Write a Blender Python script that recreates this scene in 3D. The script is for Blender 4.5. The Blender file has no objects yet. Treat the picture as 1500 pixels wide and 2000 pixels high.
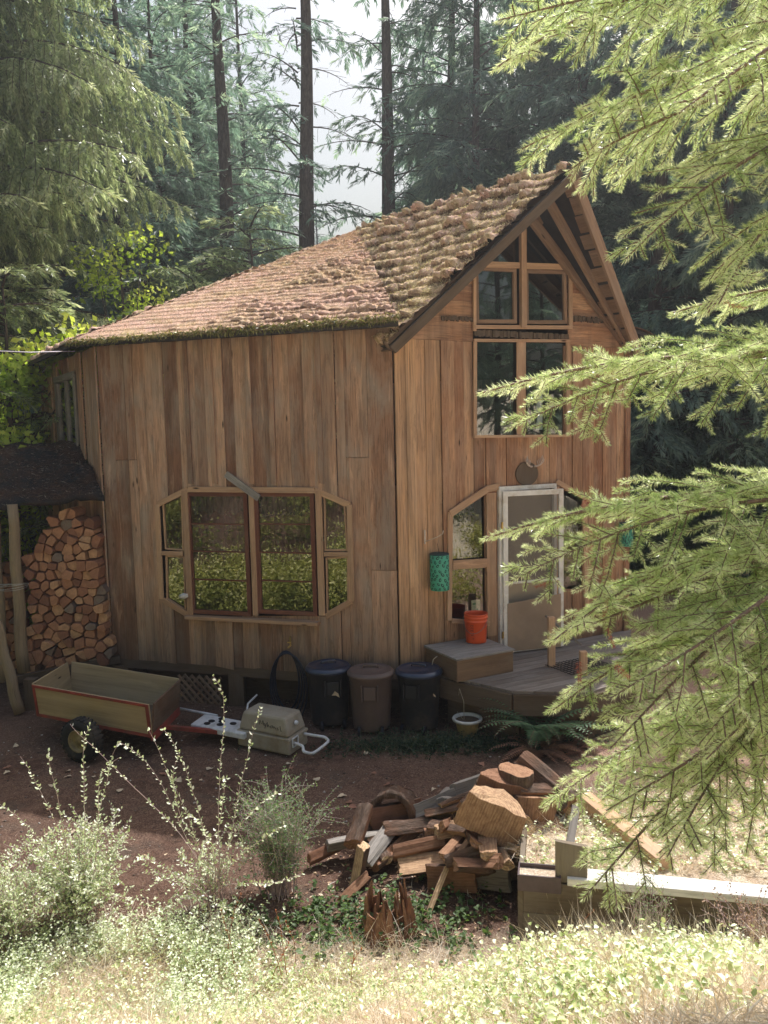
import bpy, math, random
import numpy as np
from mathutils import Vector, Matrix, Euler, noise as mnoise
random.seed(7); np.random.seed(7)
C = bpy.context.scene.collection
sc = bpy.context.scene
PI = math.pi
# ---------------------------------------------------------------- camera
FP = 1540.0; PITCH = math.radians(5.5); ROLL = math.radians(1.27); CH = 3.6
cf = Vector((0, math.cos(PITCH), -math.sin(PITCH)))
_r0 = Vector((1, 0, 0)); _u0 = Vector((0, math.sin(PITCH), math.cos(PITCH)))
cr = _r0*math.cos(ROLL) - _u0*math.sin(ROLL)
cu = _u0*math.cos(ROLL) + _r0*math.sin(ROLL)
CAM = Vector((0, 0, CH))
cam_d = bpy.data.cameras.new('camera'); cam = bpy.data.objects.new('camera', cam_d); C.objects.link(cam)
M = Matrix((( cr.x, cu.x, -cf.x, 0), (cr.y, cu.y, -cf.y, 0), (cr.z, cu.z, -cf.z, CH), (0, 0, 0, 1)))
cam.matrix_world = M
cam_d.sensor_fit = 'VERTICAL'; cam_d.sensor_height = 24.0; cam_d.lens = 24.0*FP/2000.0
cam_d.clip_start = 0.05; cam_d.clip_end = 2000
sc.camera = cam
def ray(px, py):
    return cf + cr*((px-750)/FP) + cu*((1000-py)/FP)
def on_z(px, py, z):
    d = ray(px, py); return CAM + d*((z-CH)/d.z)
def at_y(px, py, y):
    d = ray(px, py); return CAM + d*(y/d.y)
def on_plane(px, py, p, n):
    d = ray(px, py); return CAM + d*((p-CAM).dot(n)/d.dot(n))
# ---------------------------------------------------------------- light
w = bpy.data.worlds.new('World'); sc.world = w; w.use_nodes = True
nt = w.node_tree; bg = nt.nodes['Background']
sky = nt.nodes.new('ShaderNodeTexSky'); sky.sky_type = 'NISHITA'; sky.sun_disc = False
SUN_EL = math.radians(59); SUN_AZ = math.radians(27)      # azimuth to the right of the view direction (+Y)
sky.sun_elevation = SUN_EL; sky.sun_rotation = SUN_AZ
sky.air_density = 1.7; sky.dust_density = 8.5; sky.ozone_density = 3.0
nt.links.new(sky.outputs[0], bg.inputs[0]); bg.inputs[1].default_value = 0.15
sdir = Vector((math.sin(SUN_AZ)*math.cos(SUN_EL), math.cos(SUN_AZ)*math.cos(SUN_EL), math.sin(SUN_EL)))
sl = bpy.data.lights.new('sun', 'SUN'); sl.energy = 5.0; sl.angle = math.radians(0.5); sl.color = (1, 0.985, 0.955)
so = bpy.data.objects.new('sun', sl); C.objects.link(so)
so.rotation_euler = sdir.to_track_quat('Z', 'Y').to_euler(); so.location = (4, 8, 20)
sc.view_settings.view_transform = 'Standard'; sc.view_settings.look = 'None'; sc.view_settings.exposure = 0
sc.render.film_transparent = False
sc.cycles.max_bounces = 6; sc.cycles.transparent_max_bounces = 8
sc.cycles.diffuse_bounces = 4; sc.cycles.transmission_bounces = 3; sc.cycles.glossy_bounces = 3
# ---------------------------------------------------------------- object helpers
def tag(o, label=None, cat=None, group=None, kind=None):
    if label: o['label'] = label
    if cat: o['category'] = cat
    if group: o['group'] = group
    if kind: o['kind'] = kind
    return o
def empty(name, loc=(0, 0, 0), rz=0.0, label=None, cat=None, group=None):
    o = bpy.data.objects.new(name, None); C.objects.link(o)
    o.location = loc; o.rotation_euler = (0, 0, rz); o.empty_display_size = 0.1
    return tag(o, label, cat, group)
def copy_tree(o, parent=None):
    c = o.copy(); C.objects.link(c); c.parent = parent
    for ch in [x for x in bpy.data.objects if x.parent == o]:
        copy_tree(ch, c)
    return c
def arr_obj(name, V, faces, mats, parent=None, tone=None, fmat=None, uv=None, smooth=False, nv=4):
    """V (n,3); faces (m,nv) int array; tone per-face float"""
    me = bpy.data.meshes.new(name)
    V = np.asarray(V, np.float32); faces = np.asarray(faces, np.int32)
    me.vertices.add(len(V)); me.vertices.foreach_set('co', V.ravel())
    m = len(faces); nv = faces.shape[1]
    me.loops.add(m*nv); me.loops.foreach_set('vertex_index', faces.ravel())
    me.polygons.add(m); me.polygons.foreach_set('loop_start', np.arange(0, m*nv, nv, dtype=np.int32))
    me.polygons.foreach_set('loop_total', np.full(m, nv, np.int32))
    if smooth: me.polygons.foreach_set('use_smooth', np.ones(m, bool))
    if fmat is not None: me.polygons.foreach_set('material_index', np.asarray(fmat, np.int32))
    me.update(calc_edges=True)
    if tone is not None:
        a = me.attributes.new('tone', 'FLOAT', 'FACE'); a.data.foreach_set('value', np.asarray(tone, np.float32))
    if uv is not None:
        l = me.uv_layers.new(name='UVMap'); l.data.foreach_set('uv', np.asarray(uv, np.float32).ravel())
    for mt in (mats if isinstance(mats, (list, tuple)) else [mats]): me.materials.append(mt)
    o = bpy.data.objects.new(name, me); C.objects.link(o)
    if parent: o.parent = parent
    return o
class MB:
    def __init__(s): s.V = []; s.F = []; s.UV = []; s.T = []; s.MI = []; s.SM = []
    def face(s, idx, uvs, tone, mi=0, sm=False):
        s.F.append(idx); s.UV.append(uvs); s.T.append(tone); s.MI.append(mi); s.SM.append(sm)
    def prism(s, pts, ext, grain=None, tone=None, mi=0, mi_end=None, back=None):
        """pts planar polygon, extruded by vector ext. grain: direction of wood grain. back: optional own back polygon"""
        pts = [Vector(p) for p in pts]; ext = Vector(ext) if ext is not None else None
        bk = [Vector(p) for p in back] if back else [p+ext for p in pts]
        if tone is None: tone = random.random()
        if grain is None: grain = (pts[1]-pts[0])
        g = Vector(grain).normalized(); ou = random.random()*50; ov = random.random()*50
        n = len(pts); b = len(s.V); s.V += pts + bk
        ctr = sum(pts, Vector())/n; cb = sum(bk, Vector())/n
        nn = Vector((0, 0, 0))
        for i in range(n): nn += (pts[i]-ctr).cross(pts[(i+1) % n]-ctr)
        flip = nn.dot(cb-ctr) > 0
        def uvf(ids):
            P = [s.V[i] for i in ids]; c = sum(P, Vector())/len(P); fn = Vector()
            for i in range(len(P)): fn += (P[i]-c).cross(P[(i+1) % len(P)]-c)
            if fn.length < 1e-12: fn = Vector((0, 0, 1))
            fn.normalize()
            if abs(fn.dot(g)) > .8:
                a = fn.orthogonal().normalized(); c2 = fn.cross(a)
                return [(ou+p.dot(a), ov+p.dot(c2)*.15) for p in P]
            a = g.cross(fn).normalized()
            return [(ou+p.dot(a), ov+p.dot(g)) for p in P]
        f1 = list(range(b, b+n)); f2 = list(range(b+2*n-1, b+n-1, -1))
        me_ = mi if mi_end is None else mi_end
        if flip: f1 = f1[::-1]; f2 = f2[::-1]
        s.face(f1, uvf(f1), tone, me_); s.face(f2, uvf(f2), tone, me_)
        for i in range(n):
            j = (i+1) % n
            q = [b+i, b+n+i, b+n+j, b+j]
            if flip: q = q[::-1]
            s.face(q, uvf(q), tone, mi)
    def box(s, c, sx, sy, sz, R=None, grain=0, tone=None, mi=0, mi_end=None):
        """centre c, full sizes, R a 3x3 Matrix; grain axis index"""
        R = R or Matrix.Identity(3); c = Vector(c)
        ax = [R.col[0], R.col[1], R.col[2]]; h = (sx/2, sy/2, sz/2)
        o = [(grain+1) % 3, (grain+2) % 3]
        a, b = ax[o[0]]*h[o[0]], ax[o[1]]*h[o[1]]; g = ax[grain]*h[grain]
        s.prism([c-g-a-b, c-g+a-b, c-g+a+b, c-g-a+b], g*2, grain=g, tone=tone, mi=mi, mi_end=mi_end)
    def beam(s, p, q, w, d, up=(0, 0, 1), tone=None, mi=0, mi_end=None):
        """bar from p to q, w across (perp to up), d along up"""
        p = Vector(p); q = Vector(q); x = (q-p).normalized(); u = Vector(up); y = u.cross(x)
        if y.length < 1e-4: y = Vector((0, 1, 0)).cross(x)
        y.normalize(); z = x.cross(y)
        a = y*w/2; b = z*d/2
        s.prism([p-a-b, p+a-b, p+a+b, p-a+b], q-p, grain=x, tone=tone, mi=mi, mi_end=mi_end)
    def tube(s, path, rad, seg=10, tone=None, mi=0, caps=True, sm=True, mi_cap=None, jit=0.0):
        path = [Vector(p) for p in path]; n = len(path)
        if not isinstance(rad, (list, tuple)): rad = [rad]*n
        if tone is None: tone = random.random()
        b = len(s.V); ou = random.random()*20; L = 0
        x = None
        jr = [1+random.uniform(-jit, jit) for _ in range(seg)]
        for i, p in enumerate(path):
            t = (path[min(i+1, n-1)]-path[max(i-1, 0)]).normalized()
            if x is None: x = t.orthogonal().normalized()
            else:
                x = (x-t*x.dot(t))
                x = x.normalized() if x.length > 1e-6 else t.orthogonal().normalized()
            y = t.cross(x)
            for k in range(seg):
                a = 2*PI*k/seg
                s.V.append(p+(x*math.cos(a)+y*math.sin(a))*rad[i]*jr[k])
        circ = 2*PI*max(rad)
        for i in range(n-1):
            dl = (path[i+1]-path[i]).length
            for k in range(seg):
                k2 = (k+1) % seg
                u0 = ou+circ*k/seg; u1 = ou+circ*(k+1)/seg
                s.face([b+i*seg+k, b+i*seg+k2, b+(i+1)*seg+k2, b+(i+1)*seg+k], [(u0, L), (u1, L), (u1, L+dl), (u0, L+dl)], tone, mi, sm)
            L += dl
        if caps:
            mc = mi if mi_cap is None else mi_cap
            for i, rev in ((0, True), (n-1, False)):
                ids = [b+i*seg+k for k in range(seg)]
                if rev: ids = ids[::-1]
                r = rad[i]
                uv = [(ou+r*math.cos(2*PI*k/seg), r*math.sin(2*PI*k/seg)) for k in range(seg)]
                s.face(ids, uv, tone, mc)
    def lathe(s, prof, c=(0, 0, 0), seg=32, tone=.5, mi=0, R=None, sm=True):
        """prof list of (r, z)"""
        R = R or Matrix.Identity(3); c = Vector(c); b = len(s.V)
        for (r, z) in prof:
            for k in range(seg):
                a = 2*PI*k/seg; s.V.append(c+R @ Vector((r*math.cos(a), r*math.sin(a), z)))
        for i in range(len(prof)-1):
            for k in range(seg):
                k2 = (k+1) % seg
                s.face([b+i*seg+k, b+i*seg+k2, b+(i+1)*seg+k2, b+(i+1)*seg+k],
                       [(k/seg, prof[i][1]), ((k+1)/seg, prof[i][1]), ((k+1)/seg, prof[i+1][1]), (k/seg, prof[i+1][1])], tone, mi, sm)
    def build(s, name, mats, parent=None, bevel=0, subsurf=0):
        me = bpy.data.meshes.new(name); me.from_pydata([tuple(v) for v in s.V], [], s.F)
        if not isinstance(mats, (list, tuple)): mats = [mats]
        for m in mats: me.materials.append(m)
        me.polygons.foreach_set('material_index', s.MI); me.polygons.foreach_set('use_smooth', s.SM)
        a = me.attributes.new('tone', 'FLOAT', 'FACE'); a.data.foreach_set('value', s.T)
        l = me.uv_layers.new(name='UVMap'); flat = [c for uv in s.UV for p in uv for c in p]
        l.data.foreach_set('uv', flat); me.update()
        o = bpy.data.objects.new(name, me); C.objects.link(o)
        if parent: o.parent = parent
        if bevel:
            b = o.modifiers.new('bevel', 'BEVEL'); b.width = bevel; b.segments = 2; b.limit_method = 'ANGLE'; b.angle_limit = math.radians(50)
        return o
def local(o, loc):
    """shift mesh so that the object's origin sits at loc (world), o has no parent transform"""
    loc = Vector(loc); o.data.transform(Matrix.Translation(-loc)); o.location = loc; return o
# ---------------------------------------------------------------- materials
class NT:
    def __init__(s, name):
        s.m = bpy.data.materials.new(name); s.m.use_nodes = True; s.t = s.m.node_tree; s.n = s.t.nodes; s.l = s.t.links
        s.b = s.n['Principled BSDF']; s.out = s.n['Material Output']
    def node(s, ty, **kw):
        n = s.n.new(ty)
        for k, v in kw.items(): setattr(n, k, v)
        return n
    def uv(s): return s.node('ShaderNodeUVMap', uv_map='UVMap').outputs[0]
    def obj(s): return s.node('ShaderNodeTexCoord').outputs['Object']
    def geo(s): return s.node('ShaderNodeNewGeometry').outputs['Position']
    def attr(s, n): return s.node('ShaderNodeAttribute', attribute_name=n).outputs['Fac']
    def rnd(s): return s.node('ShaderNodeObjectInfo').outputs['Random']
    def mapping(s, v, sc_=(1, 1, 1), loc=(0, 0, 0)):
        m = s.node('ShaderNodeMapping'); m.inputs['Scale'].default_value = sc_; m.inputs['Location'].default_value = loc
        s.l.new(v, m.inputs[0]); return m.outputs[0]
    def noise(s, v, scale, detail=6, rough=.55, dist=0):
        n = s.node('ShaderNodeTexNoise'); n.inputs['Scale'].default_value = scale; n.inputs['Detail'].default_value = detail
        n.inputs['Roughness'].default_value = rough; n.inputs['Distortion'].default_value = dist
        if v is not None: s.l.new(v, n.inputs[0])
        return n.outputs[0]
    def voro(s, v, scale, feature='F1', rand=1):
        n = s.node('ShaderNodeTexVoronoi', feature=feature); n.inputs['Scale'].default_value = scale; n.inputs['Randomness'].default_value = rand
        if v is not None: s.l.new(v, n.inputs[0])
        return n
    def ramp(s, f, stops, interp='LINEAR'):
        r = s.node('ShaderNodeValToRGB'); e = r.color_ramp.elements; r.color_ramp.interpolation = interp
        while len(e) < len(stops): e.new(.5)
        for i, (p, c) in enumerate(stops):
            e[i].position = p; e[i].color = (c[0], c[1], c[2], 1) if isinstance(c, (tuple, list)) else (c, c, c, 1)
        s.l.new(f, r.inputs[0]); return r.outputs[0]
    def mix(s, f, a, b, mode='MIX'):
        m = s.node('ShaderNodeMix', data_type='RGBA', blend_type=mode)
        for k, v in (('Factor', f), ('A', a), ('B', b)):
            i = [x for x in m.inputs if x.name == k and (x.type == 'RGBA' if k != 'Factor' else x.type == 'VALUE')][0]
            if isinstance(v, (int, float)): i.default_value = v
            elif isinstance(v, (tuple, list)): i.default_value = (v[0], v[1], v[2], 1)
            else: s.l.new(v, i)
        return [x for x in m.outputs if x.type == 'RGBA'][0]
    def math(s, op, a, b=0.0, clamp=False):
        m = s.node('ShaderNodeMath', operation=op, use_clamp=clamp)
        for i, v in enumerate((a, b)):
            if isinstance(v, (int, float)): m.inputs[i].default_value = v
            else: s.l.new(v, m.inputs[i])
        return m.outputs[0]
    def bump(s, h, st=.4, dist=.01):
        b = s.node('ShaderNodeBump'); b.inputs['Strength'].default_value = st; b.inputs['Distance'].default_value = dist
        s.l.new(h, b.inputs['Height']); s.l.new(b.outputs[0], s.b.inputs['Normal']); return b
    def col(s, c):
        if isinstance(c, (tuple, list)): s.b.inputs['Base Color'].default_value = (c[0], c[1], c[2], 1)
        else: s.l.new(c, s.b.inputs['Base Color'])
    def rough(s, v, spec=.3):
        if isinstance(v, (int, float)): s.b.inputs['Roughness'].default_value = v
        else: s.l.new(v, s.b.inputs['Roughness'])
        s.b.inputs['Specular IOR Level'].default_value = spec
def wood(name, stops, grey=(.30, .27, .24), greyamt=.35, dark=(.05, .03, .02), darkamt=.5, gs=1.0, bump=.5, rough=.85, knots=True, foot_streaks=False):
    """weathered timber: UV.y runs along the grain"""
    s = NT(name); uv = s.uv(); tone = s.attr('tone')
    g1 = s.noise(s.mapping(uv, (26*gs, 1.1*gs, 1)), 1.0, 8, .62, .6)
    g2 = s.noise(s.mapping(uv, (95*gs, 2.4*gs, 1), (9, 4, 0)), 1.0, 5, .7, .2)
    blot = s.noise(s.mapping(uv, (3.2, 1.3, 1), (31, 7, 0)), 1.0, 5, .6, .4)
    c = s.ramp(s.math('ADD', s.math('MULTIPLY', tone, .8), s.math('MULTIPLY', blot, .28)), stops)
    gr = s.ramp(g1, [(.32, 0), (.68, 1)])
    c = s.mix(s.math('MULTIPLY', gr, .55), c, s.mix(.55, c, dark), 'MIX')
    c = s.mix(s.math('MULTIPLY', s.ramp(g2, [(.5, 0), (.72, 1)]), darkamt), c, dark)
    c = s.mix(s.math('MULTIPLY', s.ramp(blot, [(.42, 0), (.7, 1)]), greyamt), c, grey)
    pk = s.noise(s.mapping(uv, (14*gs, 2.2*gs, 1), (3, 17, 0)), 1.0, 9, .75, .8)
    c = s.mix(s.math('MULTIPLY', s.ramp(pk, [(.52, 0), (.60, 1)]), darkamt*.55), c, s.mix(.45, dark, c))
    pl_ = s.noise(s.mapping(uv, (8*gs, .9*gs, 1), (23, 5, 0)), 1.0, 7, .7, .5)
    c = s.mix(s.math('MULTIPLY', s.ramp(pl_, [(.56, 0), (.68, 1)]), .45), c, tuple(min(1, x*1.25) for x in stops[-1][1]))
    if knots:
        v = s.voro(s.mapping(uv, (5.5, 1.35, 1)), 1.0)
        c = s.mix(s.ramp(v.outputs['Distance'], [(.035, 1), (.085, 0)]), c, dark)
    if foot_streaks:      # colour darkens towards the foot of the wall, rain streaks run down from the eaves
        gp = s.geo(); sx = s.node('ShaderNodeSeparateXYZ'); s.l.new(gp, sx.inputs[0])
        st = s.noise(s.mapping(gp, (5, 5, .35)), 1.0, 6, .65)
        lo = s.math('MULTIPLY', s.math('SUBTRACT', s.math('ADD', 1.15, s.math('MULTIPLY', st, 1.0)), sx.outputs['Z']), .8, True)
        c = s.mix(s.math('MULTIPLY', lo, .6), c, (.075, .06, .045))
        c = s.mix(s.math('MULTIPLY', s.ramp(st, [(.5, 0), (.68, 1)]), .5), c, (.13, .085, .06))
    s.col(c); s.rough(rough, .15)
    h = s.math('ADD', s.math('MULTIPLY', g1, .6), s.math('MULTIPLY', g2, .4))
    s.bump(h, bump, .006)
    return s.m
def plain(name, c, rough=.5, spec=.4, var=.25, sc_=8, metal=0, bump=.1, dirt=None):
    s = NT(name); o = s.obj(); n = s.noise(o, sc_, 6, .6)
    dk = tuple(x*(1-var) for x in c); lt = tuple(min(1, x*(1+var)) for x in c)
    col = s.ramp(n, [(.3, dk), (.7, lt)])
    if dirt:
        col = s.mix(s.math('MULTIPLY', s.ramp(s.noise(o, sc_*.6, 8, .7), [(.48, 0), (.66, 1)]), .75), col, dirt)
    s.col(col); s.rough(rough, spec); s.b.inputs['Metallic'].default_value = metal
    if bump: s.bump(s.noise(o, sc_*5, 4, .6), bump, .003)
    return s.m
def leafm(name, stops, trans=.45, rough=.45, spec=.35, rnd=.35, tcol=None, gain=1.5):
    """thin foliage: diffuse + translucent, with a little sheen; tone per face varies the colour"""
    s = NT(name); tone = s.attr('tone'); r = s.rnd()
    f = s.math('ADD', s.math('MULTIPLY', tone, 1-rnd), s.math('MULTIPLY', r, rnd))
    c = s.ramp(f, stops)
    s.col(c); s.rough(rough, spec)
    t = s.node('ShaderNodeBsdfTranslucent'); tc = s.mix(1.0, c, tcol or (1.1*gain, 1.25*gain, .55*gain), 'MULTIPLY'); s.l.new(tc, t.inputs[0])
    mx = s.node('ShaderNodeMixShader'); mx.inputs[0].default_value = trans
    s.l.new(s.b.outputs[0], mx.inputs[1]); s.l.new(t.outputs[0], mx.inputs[2]); s.l.new(mx.outputs[0], s.out.inputs[0])
    return s.m
W = {}
W['siding'] = wood('weathered_siding', [(.05, (.25, .12, .075)), (.45, (.50, .285, .18)), (.95, (.74, .465, .31))], grey=(.40, .345, .29), greyamt=.7, darkamt=.85, bump=.9, foot_streaks=True)
W['siding_red'] = wood('reddish_siding', [(.05, (.26, .11, .06)), (.45, (.48, .25, .14)), (.95, (.72, .43, .25))], grey=(.52, .39, .29), greyamt=.4, darkamt=.85, bump=.9, foot_streaks=True)
W['ply'] = wood('plywood_sheet', [(.1, (.54, .29, .15)), (.9, (.78, .48, .27))], grey=(.45, .34, .27), greyamt=.35, gs=.6, darkamt=.8, foot_streaks=True)
W['trim'] = wood('window_trim_wood', [(.1, (.46, .28, .17)), (.9, (.66, .42, .26))], grey=(.5, .4, .31), greyamt=.3, darkamt=.35)
W['sash'] = wood('red_brown_sash', [(.1, (.15, .055, .035)), (.9, (.22, .085, .055))], grey=(.3, .2, .15), greyamt=.25, darkamt=.3, knots=False)
W['rafter'] = wood('rafter_wood', [(.1, (.24, .145, .09)), (.9, (.38, .245, .16))], grey=(.33, .27, .22), greyamt=.3)
W['grey'] = wood('grey_weathered_wood', [(.1, (.17, .145, .125)), (.9, (.36, .33, .30))], grey=(.42, .40, .38), greyamt=.4, dark=(.05, .035, .03), darkamt=.85, bump=1.0)
W['darkwood'] = wood('dark_damp_wood', [(.1, (.09, .062, .042)), (.9, (.16, .115, .08))], grey=(.2, .17, .14), greyamt=.3)
W['fresh'] = wood('fresh_cut_wood', [(.1, (.42, .21, .10)), (.9, (.62, .36, .18))], grey=(.42, .3, .2), greyamt=.2, darkamt=.3, dark=(.2, .08, .04), knots=False)
W['post'] = wood('peeled_log_post', [(.1, (.30, .22, .14)), (.9, (.42, .32, .21))], grey=(.36, .3, .24), greyamt=.4, knots=True)
W['board_tan'] = wood('tan_cart_plywood', [(.1, (.44, .33, .19)), (.9, (.52, .40, .24))], grey=(.4, .33, .24), greyamt=.4, gs=.5, darkamt=.25)
# ================================================================ CABIN
A_ = Vector((-3.885, 11.0, 0)); C_ = Vector((.158, 9.77, 0)); D_ = Vector((3.54, 11.56, 0)); B_ = Vector((-6.0, 14.14, 0))
B2 = Vector((4.5, 16.3, 0)); A2 = Vector((3.1, 19.2, 0)); C2 = Vector((-.9, 20.2, 0)); D2 = Vector((-4.3, 18.4, 0))
APEX = Vector((-.36, 14.96, 7.36))
EZ = 4.93; OV = .42
cabin = empty('cabin', C_, 0, 'old timber cabin with mossy shingle roof and board siding', 'cabin')
def under(o):        # parent keeping the world-space mesh
    o.parent = cabin; o.matrix_parent_inverse = Matrix.Translation(-Vector(C_)); return o
class Wall:
    def __init__(s, a, b):
        s.a = Vector(a); s.b = Vector(b); s.d = (s.b-s.a).normalized(); s.L = (s.b-s.a).length
        s.n = Vector((s.d.y, -s.d.x, 0))       # outward
    def P(s, u, v, out=0): return s.a + s.d*u + Vector((0, 0, v)) + s.n*out
    def uv(s, px, py, out=0):
        p = on_plane(px, py, s.a+s.n*out, s.n); return ((p-s.a).dot(s.d), p.z)
W1 = Wall(A_, C_); W2 = Wall(C_, D_); W0 = Wall(B_, A_); WR = Wall(D_, B2)
def poly_range(poly, u):
    vs = []
    for i in range(len(poly)):
        (u0, v0), (u1, v1) = poly[i], poly[(i+1) % len(poly)]
        if abs(u1-u0) < 1e-6: continue
        if min(u0, u1)-1e-6 <= u <= max(u0, u1)+1e-6: vs.append(v0+(v1-v0)*(u-u0)/(u1-u0))
    return (min(vs), max(vs)) if len(vs) >= 2 else None
def siding(wall, u0, u1, vb, vt, holes, wmin, wmax, mb, splits=.35, proud=.03, thick=.022, mi=0, forced=None, joint=None):
    u = u0; k = 0
    while u < u1-1e-4:
        wd = random.uniform(wmin, wmax)
        if u+wd > u1-wmin*.6: wd = u1-u
        o = random.choice((0, 0, .6, 1))*proud*random.uniform(.7, 1)+.004*(k % 2)
        tone = random.random(); cuts = sorted({u, u+wd} | {p[0] for h in holes for p in h if u+.004 < p[0] < u+wd-.004})
        js = []
        if random.random() < splits: js = [random.uniform(vb(u)+.8, vt(u)-.8)]
        if joint: js = joint(u, wd)
        lean = random.uniform(-.006, .006)
        for a, b in zip(cuts[:-1], cuts[1:]):
            e = 1e-4; seg = [(vb(a), vb(b))]; ivs = []
            for h in holes:
                ra, rb = poly_range(h, a+e), poly_range(h, b-e)
                if ra and rb: ivs.append((ra, rb))
            ivs.sort(key=lambda x: x[0][0]); lo = (vb(a), vb(b)); pieces = []
            for ra, rb in ivs: pieces.append((lo, (ra[0], rb[0]))); lo = (ra[1], rb[1])
            pieces.append((lo, (vt(a), vt(b))))
            for (l0, l1), (h0, h1) in pieces:
                if max(h0-l0, h1-l1) < .01: continue
                h0 = max(h0, l0+.001); h1 = max(h1, l1+.001)
                subs = [(l0, l1, h0, h1, tone, 0)]
                for j in js:
                    if max(l0, l1)+.05 < j < min(h0, h1)-.05:
                        subs = [(l0, l1, j-.003, j-.003, tone, 0), (j+.003, j+.003, h0, h1, random.random(), .006)]
                for (q0, q1, r0, r1, tn, dz) in subs:
                    ga = .002 if a == cuts[0] else 0; gb = .002 if b == cuts[-1] else 0
                    pts = [wall.P(a+ga, q0, o+dz), wall.P(b-gb, q1, o+dz), wall.P(b-gb, r1, o+dz), wall.P(a+ga, r0, o+dz)]
                    mb.prism(pts, wall.n*(thick), grain=(0, 0, 1), tone=tn, mi=mi)
        u += wd; k += 1
def hull(wall, pix, out=0): return [wall.uv(x, y, out) for x, y in pix]
# ---- window openings, measured on each wall's plane
w1_frame = hull(W1, [(312, 985), (372, 955), (618, 957), (686, 985), (690, 1172), (640, 1202), (378, 1203), (320, 1168)])
def rectpx(wall, x0, y0, x1, y1):
    a = wall.uv(x0, (y0+y1)/2); b = wall.uv(x1, (y0+y1)/2); c = wall.uv((x0+x1)/2, y0); d = wall.uv((x0+x1)/2, y1)
    return [(a[0], d[1]), (b[0], d[1]), (b[0], c[1]), (a[0], c[1])]
mb = MB()
# left main wall: wide boards at both ends, narrower boards and battens between
vb1 = lambda u: .52+.02*math.sin(u*9); vt1 = lambda u: EZ-.02
siding(W1, 0, .55, vb1, vt1, [], .18, .28, mb, joint=lambda u, w_: [3.35] if .2 < u < .5 else [])
uL = W1.uv(290, 1000)[0]; uR = W1.uv(680, 1000)[0]
siding(W1, .55, uR, vb1, vt1, [w1_frame], .14, .29, mb, splits=.3, proud=.04)
joints = {0: [1.95, 3.35], 1: [1.93, 3.34]}
jc = [0]
def jf(u, w_):
    jc[0] += 1; return [[3.33], [3.34], [1.92]][jc[0] % 3]
siding(W1, uR, W1.L-.01, vb1, vt1, [w1_frame], .27, .33, mb, joint=jf)
# battens over the seams above the window
for px in (378, 425, 497, 540, 632):
    u, v = W1.uv(px, 945); u2, v2 = W1.uv(px, 670)
    mb.prism([W1.P(u-.035, v+random.uniform(.0, .02), .06), W1.P(u+.035, v, .06), W1.P(u+.03, EZ-.03, .06), W1.P(u-.035, EZ-.03, .06)], W1.n*.02, grain=(0, 0, 1))
# W0 far left wall with small window
w0_win = rectpx(W0, 120, 712, 166, 852)
# (measured roughly, the wall is seen almost edge on)
w0_win = [(1.35, 3.55), (2.6, 3.55), (2.6, 4.62), (1.35, 4.62)]
siding(W0, 0, W0.L, lambda u: .5, lambda u: EZ-.02, [w0_win], .16, .28, mb, splits=0, proud=.035)
siding(WR, 0, WR.L, lambda u: .3, lambda u: EZ-.02, [], .2, .3, mb, splits=0)
for a, b in ((B2, A2), (A2, C2), (C2, D2), (D2, B_)):
    wl = Wall(a, b)
    hl = []
    if a == A2: hl = [[(.9, 1.6), (2.3, 1.6), (2.3, 2.6), (.9, 2.6)]]
    if a == C2: hl = [[(1.2, 1.7), (2.4, 1.7), (2.4, 2.7), (1.2, 2.7)]]
    siding(wl, 0, wl.L, lambda u: .3, lambda u: EZ-.02, hl, .25, .35, mb, splits=0)
under(mb.build('board_siding', W['siding']))
# ---- front gable wall
RZW = 6.62            # underside of the ridge at the wall
UM = W2.L/2
slope = (RZW-EZ+.1)/(UM)
roofz = lambda u: RZW - slope*abs(u-UM) - .03
gwin = hull(W2, [(920, 648), (920, 515), (1012, 425), (1040, 405), (1110, 505), (1108, 648)])
mwin = rectpx(W2, 921, 664, 1099, 852)
# a frame opening that includes door and both side windows
dopen = hull(W2, [(876, 1212), (874, 1000), (945, 955), (968, 952), (1078, 945), (1140, 970), (1150, 1185), (1078, 1200), (1080, 1275), (968, 1262), (966, 1212)])
DECKZ = .55
# approximate the concave opening with three convex holes
def U(px, py): return W2.uv(px, py)
uA = U(876, 1100)[0]; uB = U(945, 1100)[0]; uC = U(968, 1100)[0]; uD = U(1078, 1100)[0]; uE = U(1146, 1060)[0]
vTop = U(1020, 950)[1]
h_left = [(uA, U(880, 1212)[1]), (uB, U(945, 1212)[1]), (uB, vTop-.02), (uA, U(876, 1000)[1])]
h_door = [(uC, .62), (uD, .62), (uD, vTop), (uC, vTop)]
uE0 = U(1086, 1060)[0]
h_right = [(uE0, U(1086, 1150)[1]), (uE, U(1140, 1150)[1]), (uE, U(1140, 975)[1]), (uE0, U(1086, 952)[1])]
holes2 = [h_left, h_door, h_right, mwin]
mb = MB(); uP = W2.uv(862, 1000)[0]
VB = 4.78
siding(W2, .0, uP, lambda u: .25, lambda u: min(VB, roofz(u)), [], .12, .15, mb, splits=0, proud=.004, mi=0)
under(mb.build('plywood_siding', W['ply']))
mb = MB()
uQ = W2.uv(1158, 760)[0]
siding(W2, uP, uQ, lambda u: .5, lambda u: VB, holes2, .1, .2, mb, splits=.25, proud=.035)
siding(W2, uQ, W2.L-.03, lambda u: .5, lambda u: min(VB, roofz(u)), holes2, .1, .18, mb, splits=0, proud=.02)
mb.prism([W2.P(W2.L-.05, .4, .04), W2.P(W2.L+.04, .4, .04), W2.P(W2.L+.04, VB, .04), W2.P(W2.L-.05, VB, .04)], W2.n*.03, grain=(0, 0, 1))
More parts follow.
